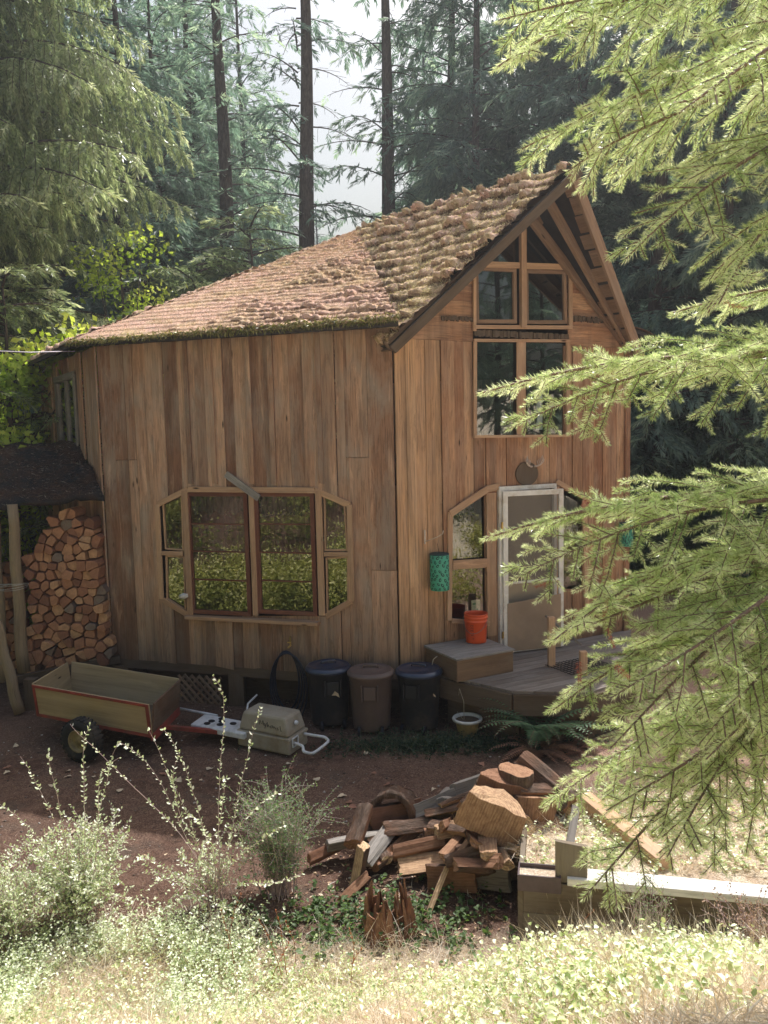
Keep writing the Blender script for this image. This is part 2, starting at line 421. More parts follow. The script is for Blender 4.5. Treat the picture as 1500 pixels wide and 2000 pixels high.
# horizontal planks of the gable
v = VB+.004; gu0 = U(921, 600)[0]; gu1 = U(1107, 600)[0]
while v < RZW-.15:
    h = random.uniform(.2, .3); vt = min(v+h, RZW-.05)
    def edge(vv, side): return UM+side*(RZW-.03-vv)/slope
    for side in (-1, 1):
        e0, e1 = edge(v, side), edge(vt, side)
        b0, b1 = (gu0, gu0) if side < 0 else (gu1, gu1)
        if side < 0:
            if e0 >= gu0-.01: continue
            pts = [(e0, v), (b0, v), (b1, vt), (min(e1, b1-.002), vt)]
        else:
            if e0 <= gu1+.01: continue
            pts = [(b0, v), (e0, v), (max(e1, b1+.002), vt), (b1, vt)]
        oo = random.uniform(0, .02)
        mb.prism([W2.P(a, b, oo) for a, b in pts], W2.n*.022, grain=W2.d)
    v = vt+.003
under(mb.build('gable_siding', W['siding_red']))
# ---- carved band under the gable window and live edge strips
for (x0, x1, y0, y1) in ((921, 1104, 648, 664), (1108, 1208, 620, 633), (858, 919, 618, 630)):
    mb = MB()
    u0_, v1_ = U(x0, (y0+y1)/2)[0], U((x0+x1)/2, y0)[1]; u1_, v0_ = U(x1, (y0+y1)/2)[0], U((x0+x1)/2, y1)[1]
    n = int((u1_-u0_)/.035)
    for i in range(n):
        a = u0_+(u1_-u0_)*i/n; b = u0_+(u1_-u0_)*(i+1)/n
        mb.prism([W2.P(a, v0_+random.uniform(0, .03), .045), W2.P(b, v0_+random.uniform(0, .03), .045), W2.P(b, v1_-random.uniform(0, .02), .045), W2.P(a, v1_-random.uniform(0, .02), .045)], W2.n*random.uniform(.01, .035), grain=W2.d)
    under(mb.build('live_edge_strip', W['darkwood']))
# ================================================================ windows
def glass_mat():
    s = NT('window_glass'); n = s.node('ShaderNodeBsdfGlossy'); n.inputs['Roughness'].default_value = .008
    n.inputs['Color'].default_value = (.95, .97, .96, 1)
    t = s.node('ShaderNodeBsdfTransparent'); t.inputs[0].default_value = (.8, .84, .8, 1)
    fr = s.node('ShaderNodeLayerWeight'); fr.inputs[0].default_value = .5
    f = s.math('ADD', s.math('MULTIPLY', s.math('POWER', fr.outputs['Facing'], 3.0), .7), .18, True)
    o = s.geo(); nz = s.noise(o, 1.3, 2, .5)
    b = s.node('ShaderNodeBump'); b.inputs['Strength'].default_value = .012; b.inputs['Distance'].default_value = .05
    s.l.new(nz, b.inputs['Height']); s.l.new(b.outputs[0], n.inputs['Normal'])
    mx = s.node('ShaderNodeMixShader'); s.l.new(f, mx.inputs[0]); s.l.new(t.outputs[0], mx.inputs[1]); s.l.new(n.outputs[0], mx.inputs[2])
    s.l.new(mx.outputs[0], s.out.inputs[0]); return s.m
GLASS = glass_mat()
def strip(mb, wall, p, q, w_, out, th, tone=None):
    """a flat board lying on the wall from (u,v) p to q"""
    a = Vector((q[0]-p[0], q[1]-p[1])).normalized(); nn = Vector((-a.y, a.x))*w_/2
    pts = [(p[0]-nn.x, p[1]-nn.y), (q[0]-nn.x, q[1]-nn.y), (q[0]+nn.x, q[1]+nn.y), (p[0]+nn.x, p[1]+nn.y)]
    mb.prism([wall.P(x, y, out) for x, y in pts], wall.n*th, grain=wall.d*a.x+Vector((0, 0, a.y)), tone=tone)
def pane(name, wall, poly, out, parent=None):
    m = MB(); m.V += [wall.P(u, v, out) for u, v in poly]; m.face(list(range(len(poly))), [(0, 0)]*len(poly), .5); o = m.build(name, GLASS)
    if parent is None: under(o)
    else: o.parent = parent
    return o
def inset(poly, d):
    c = (sum(p[0] for p in poly)/len(poly), sum(p[1] for p in poly)/len(poly)); r = []
    for p in poly:
        r.append((p[0]+(d if p[0] < c[0] else -d), p[1]+(d if p[1] < c[1] else -d)))
    return r
def sash(wall, r, out, wd=.055, bars=(), mat='sash', th=.035, part='window', vbars=0):
    """r = [(u0,v0),(u1,v0),(u1,v1),(u0,v1)] possibly slanted"""
    m = MB(); q = inset(r, wd); n = len(r)
    for i in range(n):
        j = (i+1) % n
        m.prism([wall.P(*r[i], out), wall.P(*r[j], out), wall.P(*q[j], out), wall.P(*q[i], out)], wall.n*(th+.001*(i % 2)), grain=wall.P(*r[j])-wall.P(*r[i]))
    for b in bars:
        l = (q[0][0], q[0][1]+(q[3][1]-q[0][1])*b); rr = (q[1][0], q[1][1]+(q[2][1]-q[1][1])*b)
        strip(m, wall, l, rr, .018, out+.006, .02)
    o = m.build(part, W[mat]); under(o)
    g = pane('pane', wall, q, out+.01, parent=o)
    return o
# casements of the big window
R_l = rectpx(W1, 372, 961, 490, 1199); R_r = rectpx(W1, 503, 961, 619, 1199)
sash(W1, R_l, .02, bars=(.27, .52, .76)); sash(W1, R_r, .02, bars=(.26, .51, .76))
# side lights: two stacked per side
pA = hull(W1, [(325, 1072), (362, 1075), (358, 962), (320, 982)])
pB = hull(W1, [(328, 1170), (366, 1192), (363, 1086), (326, 1084)])
pC = hull(W1, [(636, 1075), (681, 1075), (676, 986), (634, 966)])
pD = hull(W1, [(640, 1195), (683, 1174), (682, 1086), (638, 1088)])
for p in (pA, pB, pC, pD): sash(W1, p, .01, wd=.02, mat='trim', th=.03)
mb = MB()
f = w1_frame; n = len(f)
for i in range(n):
    if i == 5: continue
    strip(mb, W1, f[i], f[(i+1) % n], .075, .045+.003*(i % 2), .028)
s0 = W1.uv(372, 1206); s1 = W1.uv(628, 1210)
mb.box((W1.P((s0[0]+s1[0])/2, (s0[1]+s1[1])/2, .09)), s1[0]-s0[0], .13, .045, R=Matrix((W1.d, W1.n, (0, 0, 1))).transposed(), grain=0)
for px in (368, 496, 626):
    a = W1.uv(px, 958); b = W1.uv(px+6, 1200); um = (a[0]+b[0])/2
    strip(mb, W1, (um, b[1]), (um, a[1]), .085 if px != 496 else .07, .048, .03)
for a, b in (((320, 1079), (362, 1080)), ((636, 1081), (684, 1081))):
    strip(mb, W1, W1.uv(*a), W1.uv(*b), .06, .05, .02)
under(mb.build('window_frame', W['trim'], bevel=.004))
mb = MB(); strip(mb, W1, W1.uv(448, 925), W1.uv(512, 972), .09, .085, .025); under(mb.build('loose_board', W['grey']))
mb = MB(); p = W1.P(*W1.uv(367, 1162), .1)
mb.tube([p+Vector((-.05, -.02, 0)), p+Vector((0, -.04, .01)), p+Vector((.06, -.02, .015))], [.03, .045, .025], seg=10)
under(mb.build('window_handle', plain('white_handle_paint', (.55, .53, .5))))
# curtains behind the casements
def curtain_mat():
    s = NT('curtain_cloth'); uv = s.obj(); n = s.noise(s.mapping(uv, (6, 6, 2)), 6, 5, .6)
    s.col(s.ramp(n, [(.35, (.07, .065, .05)), (.65, (.2, .19, .15))])); s.rough(.9, .1)
    t = s.node('ShaderNodeBsdfTranslucent'); t.inputs[0].default_value = (.15, .14, .11, 1)
    mx = s.node('ShaderNodeMixShader'); mx.inputs[0].default_value = .3
    s.l.new(s.b.outputs[0], mx.inputs[1]); s.l.new(t.outputs[0], mx.inputs[2]); s.l.new(mx.outputs[0], s.out.inputs[0]); return s.m
CUR = curtain_mat()
for r in (R_l, R_r):
    u0_, u1_ = r[0][0], r[1][0]; vt = r[2][1]; N = 60; V = []; F = []
    for i in range(N+1):
        u = u0_+(u1_-u0_)*i/N; off = -.14+.035*math.sin(i*.9)+.015*math.sin(i*2.3)
        V += [W1.P(u, vt+.02, off), W1.P(u, vt-.30-.03*math.sin(i*.5), off-.02*math.sin(i*.9))]
    for i in range(N): F.append((2*i, 2*i+1, 2*i+3, 2*i+2))
    under(arr_obj('curtain', V, F, CUR, smooth=True))
# W0 small window
r = w0_win; um = (r[0][0]+r[1][0])/2
sash(W0, [r[0], (um-.02, r[1][1]), (um-.02, r[2][1]), r[3]], .02, mat='grey'); sash(W0, [(um+.02, r[0][1]), r[1], r[2], (um+.02, r[3][1])], .02, mat='grey')
mb = MB()
for a, b in ((r[0], r[1]), (r[3], r[2])): strip(mb, W0, (a[0]-.05, a[1]), (b[0]+.05, b[1]), .09, .06, .025)
for a, b in ((r[0], r[3]), (r[1], r[2])): strip(mb, W0, a, b, .08, .056, .022)
under(mb.build('window_frame', W['grey']))
# gable windows
g1 = hull(W2, [(924, 633), (1004, 633), (1003, 526), (922, 521)]); g2 = hull(W2, [(1021, 634), (1102, 634), (1100, 530), (1020, 527)])
sash(W2, g1, .03, wd=.05, mat='rafter'); sash(W2, g2, .03, wd=.05, mat='rafter')
t1 = hull(W2, [(936, 514), (1004, 517), (1003, 438)]); pane('pane', W2, t1, .03)
t2 = hull(W2, [(1021, 518), (1101, 519), (1099, 503), (1036, 419), (1021, 428)]); pane('pane', W2, t2, .03)
m1 = rectpx(W2, 926, 670, 1000, 850); m2 = rectpx(W2, 1026, 670, 1096, 850)
pane('pane', W2, m1, .03); pane('pane', W2, m2, .03)
mb = MB()
def sp(a, b, w_, out=.05, th=.03, wl=W2, m=None): strip(m or mb, wl, wl.uv(*a), wl.uv(*b), w_, out, th)
a = U(1013, 642); b = U(1013, 440); strip(mb, W2, (U(1013, 540)[0], a[1]), (U(1013, 540)[0], b[1]+.1), .085, .06, .06)
sp((925, 518), (1110, 524), .075, .055); sp((920, 640), (1110, 641), .05, .06)
sp((921, 648), (921, 525), .045); sp((1107, 645), (1107, 505), .06, .058)
sp((1030, 408), (1110, 507), .09, .062, .07); sp((922, 512), (1020, 412), .07, .05)
sp((919, 666), (1106, 667), .04, .055); sp((922, 855), (922, 668), .05, .05); sp((1012, 852), (1012, 668), .15, .052, .02)
sp((1103, 852), (1103, 668), .07, .05); sp((918, 853), (1104, 851), .035, .06, .05)
# side windows of the door
sp((873, 1003), (945, 955), .09, .055); sp((944, 955), (968, 950), .09, .05)
sp((872, 1210), (874, 1000), .07, .05); sp((955, 1240), (953, 962), .15, .045)
sp((878, 1102), (944, 1098), .12, .058); sp((876, 1210), (950, 1216), .06, .055)
sp((1080, 940), (1160, 985), .07, .055); sp((1080, 1200), (1080, 950), .09, .048); sp((1140, 1180), (1135, 975), .08, .05)
under(mb.build('window_frame', W['trim'], bevel=.004))
pl1 = hull(W2, [(880, 1093), (941, 1087), (938, 968), (879, 1004)]); pl2 = hull(W2, [(881, 1204), (944, 1208), (942, 1108), (880, 1113)])
pr1 = hull(W2, [(1086, 1150), (1132, 1140), (1129, 982), (1086, 957)])
for p in (pl1, pl2, pr1): pane('pane', W2, p, .02)
# interior dark floor and ceiling so that the room is closed
mb = MB(); ring = [A_, C_, D_, B2, A2, C2, D2, B_]; ctr = sum(ring, Vector())/8
mb.prism([ctr+(p-ctr)*.985+Vector((0, 0, .5)) for p in ring], (0, 0, .05), grain=W2.d, tone=.3)
under(mb.build('floor_boards', W['darkwood']))
mb = MB(); mb.prism([ctr+(p-ctr)*.985+Vector((0, 0, 2.98)) for p in ring if True], (0, 0, .05), grain=W2.d, tone=.3)
under(mb.build('loft_floor', W['darkwood']))
mb = MB()
pf = W2.P(.3, 3.0, -.0)
mb.box(W2.P(U(1064, 790)[0], U(1064, 800)[1], -.12), .09, .03, .55, R=Matrix((W2.d, W2.n, (0, 0, 1))).transposed(), grain=2)
under(mb.build('window_prop', plain('pale_grey_paint', (.62, .66, .66))))
# ================================================================ door
Rw2 = Matrix((W2.d, W2.n, (0, 0, 1))).transposed()
WHITE = plain('white_door_paint', (.80, .78, .74), rough=.5, var=.1, sc_=5, dirt=(.5, .42, .33))
DZ0 = .66; DZ1 = vTop-.02
# fixed frame
mb = MB()
strip(mb, W2, (uC+.02, DZ0), (uC+.02, DZ1), .05, .05, .05); strip(mb, W2, (uD-.02, DZ0), (uD-.02, DZ1), .05, .05, .05)
strip(mb, W2, (uC, DZ1+.01), (uD, DZ1+.01), .06, .052, .05)
under(mb.build('door_frame', WHITE, bevel=.003))
# inner door panel, beige
mb = MB(); mb.prism([W2.P(uC, DZ0, -.06), W2.P(uD, DZ0, -.06), W2.P(uD, DZ1, -.06), W2.P(uC, DZ1, -.06)], W2.n*.03, grain=(0, 0, 1))
dr = mb.build('door', plain('beige_door_paint', (.40, .33, .25), rough=.6, var=.12, sc_=2)); under(dr)
# screen door: hinged at uC, opened a little
Wd = uD-uC-.05; hinge = W2.P(uC+.03, 0, .115); ang = math.radians(9)
dd = (W2.d*math.cos(ang)+W2.n*math.sin(ang)); dn = (W2.n*math.cos(ang)-W2.d*math.sin(ang))
class Leaf(Wall):
    def __init__(s): s.a = hinge; s.b = hinge+dd*Wd; s.d = dd; s.n = dn; s.L = Wd
LF = Leaf(); sd = empty('screen_door', (0, 0, 0)); under(sd)
def pz(py): return LF.uv(1010, py)[1]
zt, zm, zk, zb = DZ1-.02, pz(1137), pz(1175), DZ0+.0
mb = MB()
strip(mb, LF, (.035, zb), (.035, zt), .07, 0, .03); strip(mb, LF, (Wd-.035, zb), (Wd-.035, zt), .07, 0, .03)
strip(mb, LF, (.07, zt-.035), (Wd-.07, zt-.035), .07, 0, .03); strip(mb, LF, (.07, zm), (Wd-.07, zm), .03, 0, .03); strip(mb, LF, (.07, zb+.04), (Wd-.07, zb+.04), .08, 0, .03)
o = mb.build('door_leaf_frame', WHITE, bevel=.003); o.parent = sd
mb = MB(); mb.prism([LF.P(.05, zb+.02, .031), LF.P(Wd-.05, zb-.0, .031), LF.P(Wd-.05, zk+.06, .031), LF.P(.05, zk-.01, .031)], LF.n*.008, grain=LF.d)
o = mb.build('kick_panel', plain('brown_hardboard', (.33, .24, .17), rough=.8, var=.15, sc_=3, dirt=(.42, .3, .2))); o.parent = sd
def screen_mat():
    s = NT('screen_mesh'); s.col((.23, .2, .17)); s.rough(.7)
    t = s.node('ShaderNodeBsdfTransparent'); mx = s.node('ShaderNodeMixShader'); mx.inputs[0].default_value = .62
    s.l.new(s.b.outputs[0], mx.inputs[1]); s.l.new(t.outputs[0], mx.inputs[2]); s.l.new(mx.outputs[0], s.out.inputs[0]); return s.m
mb = MB(); mb.prism([LF.P(.07, zm, .012), LF.P(Wd-.07, zm, .012), LF.P(Wd-.07, zt-.07, .012), LF.P(.07, zt-.07, .012)], LF.n*.002)
o = mb.build('insect_screen', screen_mat()); o.parent = sd
mb = MB()
for z in (zb+.25, zt-.45): mb.box(LF.P(.0, z, .02), .05, .015, .09, R=Rw2)
BRASS = plain('brass', (.6, .42, .15), rough=.35, metal=.8)
o = mb.build('hinge', BRASS); o.parent = sd
# ================================================================ ROOF
def vnoise(x, y, seed=0):
    xi = np.floor(x).astype(int); yi = np.floor(y).astype(int); fx = x-xi; fy = y-yi
    def h(a, b):
        n = (a*374761393 + b*668265263 + seed*974711) & 0xffffffff
        n = ((n ^ (n >> 13))*1274126177) & 0xffffffff
        return ((n ^ (n >> 16)) & 0xffff)/65535.0
    sx = fx*fx*(3-2*fx); sy = fy*fy*(3-2*fy)
    return (h(xi, yi)*(1-sx)+h(xi+1, yi)*sx)*(1-sy)+(h(xi, yi+1)*(1-sx)+h(xi+1, yi+1)*sx)*sy
def hash2(a, b, seed=0):
    n = (a.astype(int)*374761393 + b.astype(int)*668265263 + seed*974711) & 0xffffffff
    n = ((n ^ (n >> 13))*1274126177) & 0xffffffff
    return ((n ^ (n >> 16)) & 0xffff)/65535.0
def roof_mat(name, red):
    s = NT(name); p = s.geo(); n1 = s.noise(p, 1.6, 6, .6); n2 = s.noise(p, 11, 8, .7); n3 = s.noise(p, 70, 4, .8); h = s.attr('tone')
    needles = s.ramp(n3, [(.3, (.40, .19, .13)), (.5, (.72, .46, .36)), (.7, (.94, .77, .66))])
    moss = s.ramp(s.math('ADD', s.math('MULTIPLY', n2, .6), s.math('MULTIPLY', n3, .4)), [(.28, (.14, .09, .04)), (.42, (.55, .38, .20)), (.54, (.80, .62, .40)), (.72, (.95, .84, .66))])
    grn = s.ramp(n2, [(.35, (.16, .15, .04)), (.6, (.48, .42, .13)), (.8, (.62, .55, .26))])
    f = s.ramp(s.math('ADD', s.math('MULTIPLY', n1, .6), s.math('ADD', s.math('MULTIPLY', n2, .4), red)), [(.44, 0), (.6, 1)])
    c = s.mix(f, moss, needles)
    c = s.mix(s.math('MULTIPLY', s.ramp(s.noise(p, 3.1, 5, .65), [(.54, 0), (.68, 1)]), .5), c, grn)
    c = s.mix(s.ramp(h, [(.14, .95), (.46, 0)]), c, (.13, .075, .045))  # shade between the moss lumps, painted as brown into the gaps
    s.col(c); s.rough(.95, .05); s.bump(s.math('ADD', n3, s.math('MULTIPLY', n2, .6)), .7, .02); return s.m
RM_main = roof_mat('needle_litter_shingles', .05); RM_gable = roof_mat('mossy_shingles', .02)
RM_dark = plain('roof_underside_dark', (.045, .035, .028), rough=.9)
def roof_sheet(name, e0, e1, r0, r1, amp, mat, cell=.2, res=.03, redge=None, lit=True, th=.07, flatfn=None):
    """eave edge e0->e1, ridge edge r0->r1; displaced shingle courses"""
    e0, e1, r0, r1 = map(np.array, (e0, e1, r0, r1))
    Lu = max(np.linalg.norm(e1-e0), np.linalg.norm(r1-r0)); Ls = (np.linalg.norm(r0-e0)+np.linalg.norm(r1-e1))/2
    nu = int(Lu/res)+1; ns = int(Ls/res)+1
    a = np.linspace(0, 1, nu+1); b = np.linspace(0, 1, ns+1); AA, BB = np.meshgrid(a, b)
    P = ((e0[None, None]*(1-AA)[..., None]+e1[None, None]*AA[..., None])*(1-BB)[..., None] + (r0[None, None]*(1-AA)[..., None]+r1[None, None]*AA[..., None])*BB[..., None])
    nrm = np.cross(e1-e0 if np.linalg.norm(e1-e0) > .1 else r1-r0, (r0+r1)/2-(e0+e1)/2); nrm /= np.linalg.norm(nrm)
    if nrm[2] < 0: nrm = -nrm
    ud = (e1-e0)/np.linalg.norm(e1-e0); S = BB*Ls; Ux = (P-e0) @ ud
    wob = .5*(vnoise(Ux*1.4, S*1.4, 5)-.5)*cell*.9
    row = (S+wob)/cell; ri = np.floor(row); fr = row-ri
    cw = .16
    sh = Ux/cw + hash2(ri, ri*0+3, 9)*7 + (vnoise(Ux*5, ri, 2)-.5)*1.0
    ci = np.floor(sh); fc = sh-ci
    hh = hash2(ci, ri, 1)
    saw = (1-fr)                                    # thick butt at the lower edge of each course
    edge = np.clip(np.minimum(fc, 1-fc)*6, 0, 1)
    lump = np.clip(np.minimum(fr*5, 1), 0, 1)*edge**.5
    N1 = vnoise(Ux*9, S*9, 3); N2 = vnoise(Ux*28, S*28, 4); N3 = vnoise(Ux*2.2, S*2.2, 11)
    strength = np.clip(.35+N3*1.3, 0, 1.4)
    if flatfn is not None: strength = strength*flatfn(AA, BB)
    br = np.clip((N2-.35)*2.2, 0, 1)
    H = amp*((.2+1.1*hh)*np.clip(saw*1.15, 0, 1)**.6*lump*strength*(.65+.35*N2) + .14*N1*strength + .09*br*(.3+strength)) + .012*saw
    H += .10*np.sin(AA*PI)*0
    fade = np.clip(S/.05, 0, 1)
    P = P + nrm[None, None]*(H*(.4+.6*fade))[..., None]
    P[0] += -nrm*.02
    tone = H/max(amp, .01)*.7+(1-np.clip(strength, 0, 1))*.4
    V = P.reshape(-1, 3); idx = np.arange((ns+1)*(nu+1)).reshape(ns+1, nu+1)
    F = np.stack([idx[:-1, :-1], idx[:-1, 1:], idx[1:, 1:], idx[1:, :-1]], -1).reshape(-1, 4)
    t = tone[:-1, :-1].reshape(-1)
    # underside
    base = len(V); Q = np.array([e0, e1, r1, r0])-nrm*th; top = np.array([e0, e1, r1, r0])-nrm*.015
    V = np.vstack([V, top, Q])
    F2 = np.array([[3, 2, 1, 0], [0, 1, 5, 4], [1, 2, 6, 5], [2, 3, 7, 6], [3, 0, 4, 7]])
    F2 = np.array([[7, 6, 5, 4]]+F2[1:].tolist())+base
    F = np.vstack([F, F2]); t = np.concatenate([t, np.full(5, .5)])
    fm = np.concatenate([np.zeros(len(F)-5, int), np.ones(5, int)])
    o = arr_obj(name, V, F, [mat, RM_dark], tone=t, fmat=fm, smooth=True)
    return under(o), P, nrm
def eave_pt(p, z=EZ, ov=OV):
    d = (p-Vector((ctr.x, ctr.y, 0))).normalized(); q = p+d*ov*1.08; return (q.x, q.y, z)
apex = tuple(APEX); eps = Vector((.02, 0, 0))
corners = [A_, C_, D_, B2, A2, C2, D2, B_]
def facet(p, q, amp, mat, res, flatfn=None):
    a = eave_pt(p); b = eave_pt(q)
    ap0 = APEX.lerp(Vector(a), .004); ap1 = APEX.lerp(Vector(b), .004)
    return roof_sheet('roof_facet', a, b, tuple(ap0), tuple(ap1), amp, mat, res=res, flatfn=flatfn)
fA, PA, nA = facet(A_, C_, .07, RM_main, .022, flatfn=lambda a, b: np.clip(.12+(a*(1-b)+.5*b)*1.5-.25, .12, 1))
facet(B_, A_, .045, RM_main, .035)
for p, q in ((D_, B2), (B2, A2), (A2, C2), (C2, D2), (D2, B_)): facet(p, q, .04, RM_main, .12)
# gable (prow) roof: ridge runs from the overhanging peak back to the apex
peak = W2.P(UM, 0, 1.06); peak.z = 6.74
tE = 2.12; ovE = .16; eaveZ = 4.58
EL = W2.P(UM-tE+.06, eaveZ+.12, ovE); ER = W2.P(UM+tE, eaveZ, ovE)
inw = -W2.n
ELb = EL+inw*3.6+Vector((0, 0, .1)); ERb = ER+inw*3.6
apg = APEX+Vector((0, 0, .03))
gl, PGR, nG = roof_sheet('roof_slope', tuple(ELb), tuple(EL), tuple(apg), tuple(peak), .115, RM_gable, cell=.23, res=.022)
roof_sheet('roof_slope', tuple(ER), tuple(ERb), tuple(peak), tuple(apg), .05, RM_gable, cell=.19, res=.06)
# needle litter and moss tufts on the roof
def scatter_on(P, n, seed, kind):
    rs = np.random.RandomState(seed); ns, nu = P.shape[0]-1, P.shape[1]-1
    i = rs.randint(0, ns, n); j = rs.randint(0, nu, n); return P[i, j]
def roof_litter(P, nr, n, seed, L0, L1, wd, mat, name, edge=False):
    rs = np.random.RandomState(seed); ns, nu = P.shape[0]-1, P.shape[1]-1
    if edge: i = (rs.rand(n)**2*3).astype(int)
    else: i = rs.randint(0, ns, n)
    j = rs.randint(0, nu, n); f = rs.rand(n)[:, None]; b = P[i, j]*(1-f)+P[i+1, j+1]*f
    d = nrm_(rs.normal(0, 1, (n, 3))+nr*(.35 if not edge else -.2)+(np.array([0, 0, -.8]) if edge else 0)); sd = nrm_(np.cross(d, rs.normal(0, 1, (n, 3)))); L = rs.uniform(L0, L1, n)
    V, F = kites(b+nr*.004, d, sd, L, np.full(n, wd)*rs.uniform(.5, 1.5, n)); o = arr_obj(name, V, F, mat, tone=rs.rand(n)); o['kind'] = 'stuff'; return under(o)
# ---- barge boards, rafters, sheathing seen from below
dz = Vector((0, 0, -.10))
for E_, s_ in ((EL, -1), (ER, 1)):
    mb = MB(); e = Vector(E_); pk = Vector(peak); side = (pk-e).normalized(); dn_ = side.cross(W2.n).normalized()
    if dn_.z > 0: dn_ = -dn_
    o_ = W2.n*.03
    q0 = e-side*(.12 if s_ > 0 else .04); q1 = pk+side*(.02 if s_ > 0 else .0)
    mb.prism([q0+o_+dn_*.02, q1+o_+dn_*.02, q1+o_+dn_*(.16 if s_ > 0 else .13), q0+o_+dn_*(.16 if s_ > 0 else .13)], W2.n*.045, grain=side)
    under(mb.build('barge_board', W['rafter'] if s_ > 0 else W['darkwood'], bevel=.004))
mb = MB()
def wallE(side): return W2.P(UM+side*(UM+.12), EZ-.12, .03)
for side, E_ in ((-1, EL), (1, ER)):
    for k, t in enumerate((.10, .52)):
        pk = W2.P(UM, RZW-.02, .06).lerp(Vector(peak), t)+Vector((0, 0, -.17)); e = wallE(side).lerp(Vector(E_), t*.9)+Vector((0, 0, -.10+.0))
        mb.beam(e, pk, .05, .13, tone=.4+.2*k)
# purlins / sheathing boards run parallel to the ridge under the right slope
for side, E_ in ((-1, EL), (1, ER)):
    for k in range(12):
        t = (k+.5)/12
        a = Vector(E_).lerp(Vector(peak), t)+Vector((0, 0, -.085)); b = (Vector(ERb) if side > 0 else Vector(ELb)).lerp(apg, t)+Vector((0, 0, -.085))
        b = a.lerp(b, .5)
        w_ = (Vector(peak)-Vector(E_)).length/12-random.uniform(.01, .06)
        x = (b-a).normalized(); sl_ = (Vector(peak)-Vector(E_)).normalized(); nn = x.cross(sl_).normalized()
        off = Vector((0, 0, random.uniform(-.012, .0)))
        mb.prism([a-sl_*w_/2+off-x*.0, a+sl_*w_/2+off, b+sl_*w_/2+off, b-sl_*w_/2+off], nn*.02*(1 if nn.z < 0 else -1), grain=x)
under(mb.build('rafter', W['rafter']))
# shake roof tiles hanging at left gable edge, green moss clumps along the eave
# ================================================================ GROUND
def gz(x, y):
    x = np.asarray(x, float); y = np.asarray(y, float)
    s = np.clip(4.75+.12*np.sin(x*1.3)+.38*np.clip((x-.3)/.6, 0, 1)-y, 0, 3.4); z = s*.6
    z = z + np.clip(1.35-y, 0, 8)*.12
    z = z + np.clip(-x-5.5, 0, 7)*np.clip((9-y)/3, 0, 1)*.30       # bank to the left of the photographer
    z = z + np.clip(-4-y, 0, 30)*.22
    z = z + .03*(vnoise(x*1.1+50, y*1.1+50, 21)-.5)+.02*(vnoise(x*5+50, y*5+50, 22)-.5)
    far = np.clip((np.hypot(x, y-10)-16)/40, 0, 1); z = z + far*(vnoise(x*.05+9, y*.05+9, 8)-.4)*2.0
    return z
def axis(lo, hi, d, far, g=1.12):
    a = list(np.arange(lo, hi, d)); s = d; x = hi; r = []
    while x < far: r.append(x); s *= g; x += s
    s = d; x = lo-d; l = []
    while x > -far: l.append(x); s *= g; x -= s
    return np.array(l[::-1]+a+r)
xs = axis(-6.5, 6.5, .06, 400); ys = axis(1.0, 11.5, .06, 400)
XX, YY = np.meshgrid(xs, ys); ZZ = gz(XX, YY)
V = np.stack([XX, YY, ZZ], -1).reshape(-1, 3); idx = np.arange(len(V)).reshape(XX.shape)
F = np.stack([idx[:-1, :-1], idx[:-1, 1:], idx[1:, 1:], idx[1:, :-1]], -1).reshape(-1, 4)
s = NT('forest_soil'); p = s.geo(); n1 = s.noise(p, .9, 6, .6); n2 = s.noise(p, 9, 8, .7); n3 = s.noise(p, 60, 5, .75)
soil = s.ramp(n2, [(.3, (.045, .027, .022)), (.5, (.11, .062, .047)), (.7, (.22, .135, .10))])
lit = s.ramp(n3, [(.35, (.07, .04, .03)), (.55, (.19, .12, .09)), (.74, (.42, .32, .25))])
c = s.mix(s.ramp(s.math('ADD', s.math('MULTIPLY', n3, .5), s.math('MULTIPLY', n1, .5)), [(.42, 0), (.58, 1)]), soil, lit)
c = s.mix(s.ramp(s.noise(p, 2.3, 4, .6), [(.55, 0), (.7, .5)]), c, (.10, .085, .07))
sx = s.node('ShaderNodeSeparateXYZ'); s.l.new(p, sx.inputs[0])
yy = s.math('ADD', sx.outputs['Y'], s.math('MULTIPLY', n1, 1.2))
fs = s.math('MULTIPLY', s.math('SUBTRACT', 6.05, yy), 1.6, True)
# the dry slope, and right of the heap a path with sunlight painted into its colour
px_ = s.math('MULTIPLY', s.math('MULTIPLY', s.math('SUBTRACT', s.math('ADD', sx.outputs['X'], s.math('MULTIPLY', n1, .8)), 1.9), 1.2, True), .75)
strawc = s.ramp(n3, [(.3, (.34, .25, .17)), (.48, (.72, .6, .45)), (.65, (.92, .85, .72))])
sunlit_pathc = s.ramp(n3, [(.3, (.22, .12, .085)), (.5, (.52, .34, .25)), (.7, (.8, .62, .5))])
fs = s.math('MULTIPLY', fs, s.math('MULTIPLY', s.math('ADD', sx.outputs['X'], 5.2), 1.0, True))
c = s.mix(px_, c, sunlit_pathc); c = s.mix(fs, c, strawc)
s.col(c); s.rough(.95, .1); s.bump(s.math('ADD', n3, n2), .9, .02)
o = arr_obj('ground', V, F, s.m, smooth=True); tag(o, 'reddish brown forest soil covered in needles', None, None, 'structure')
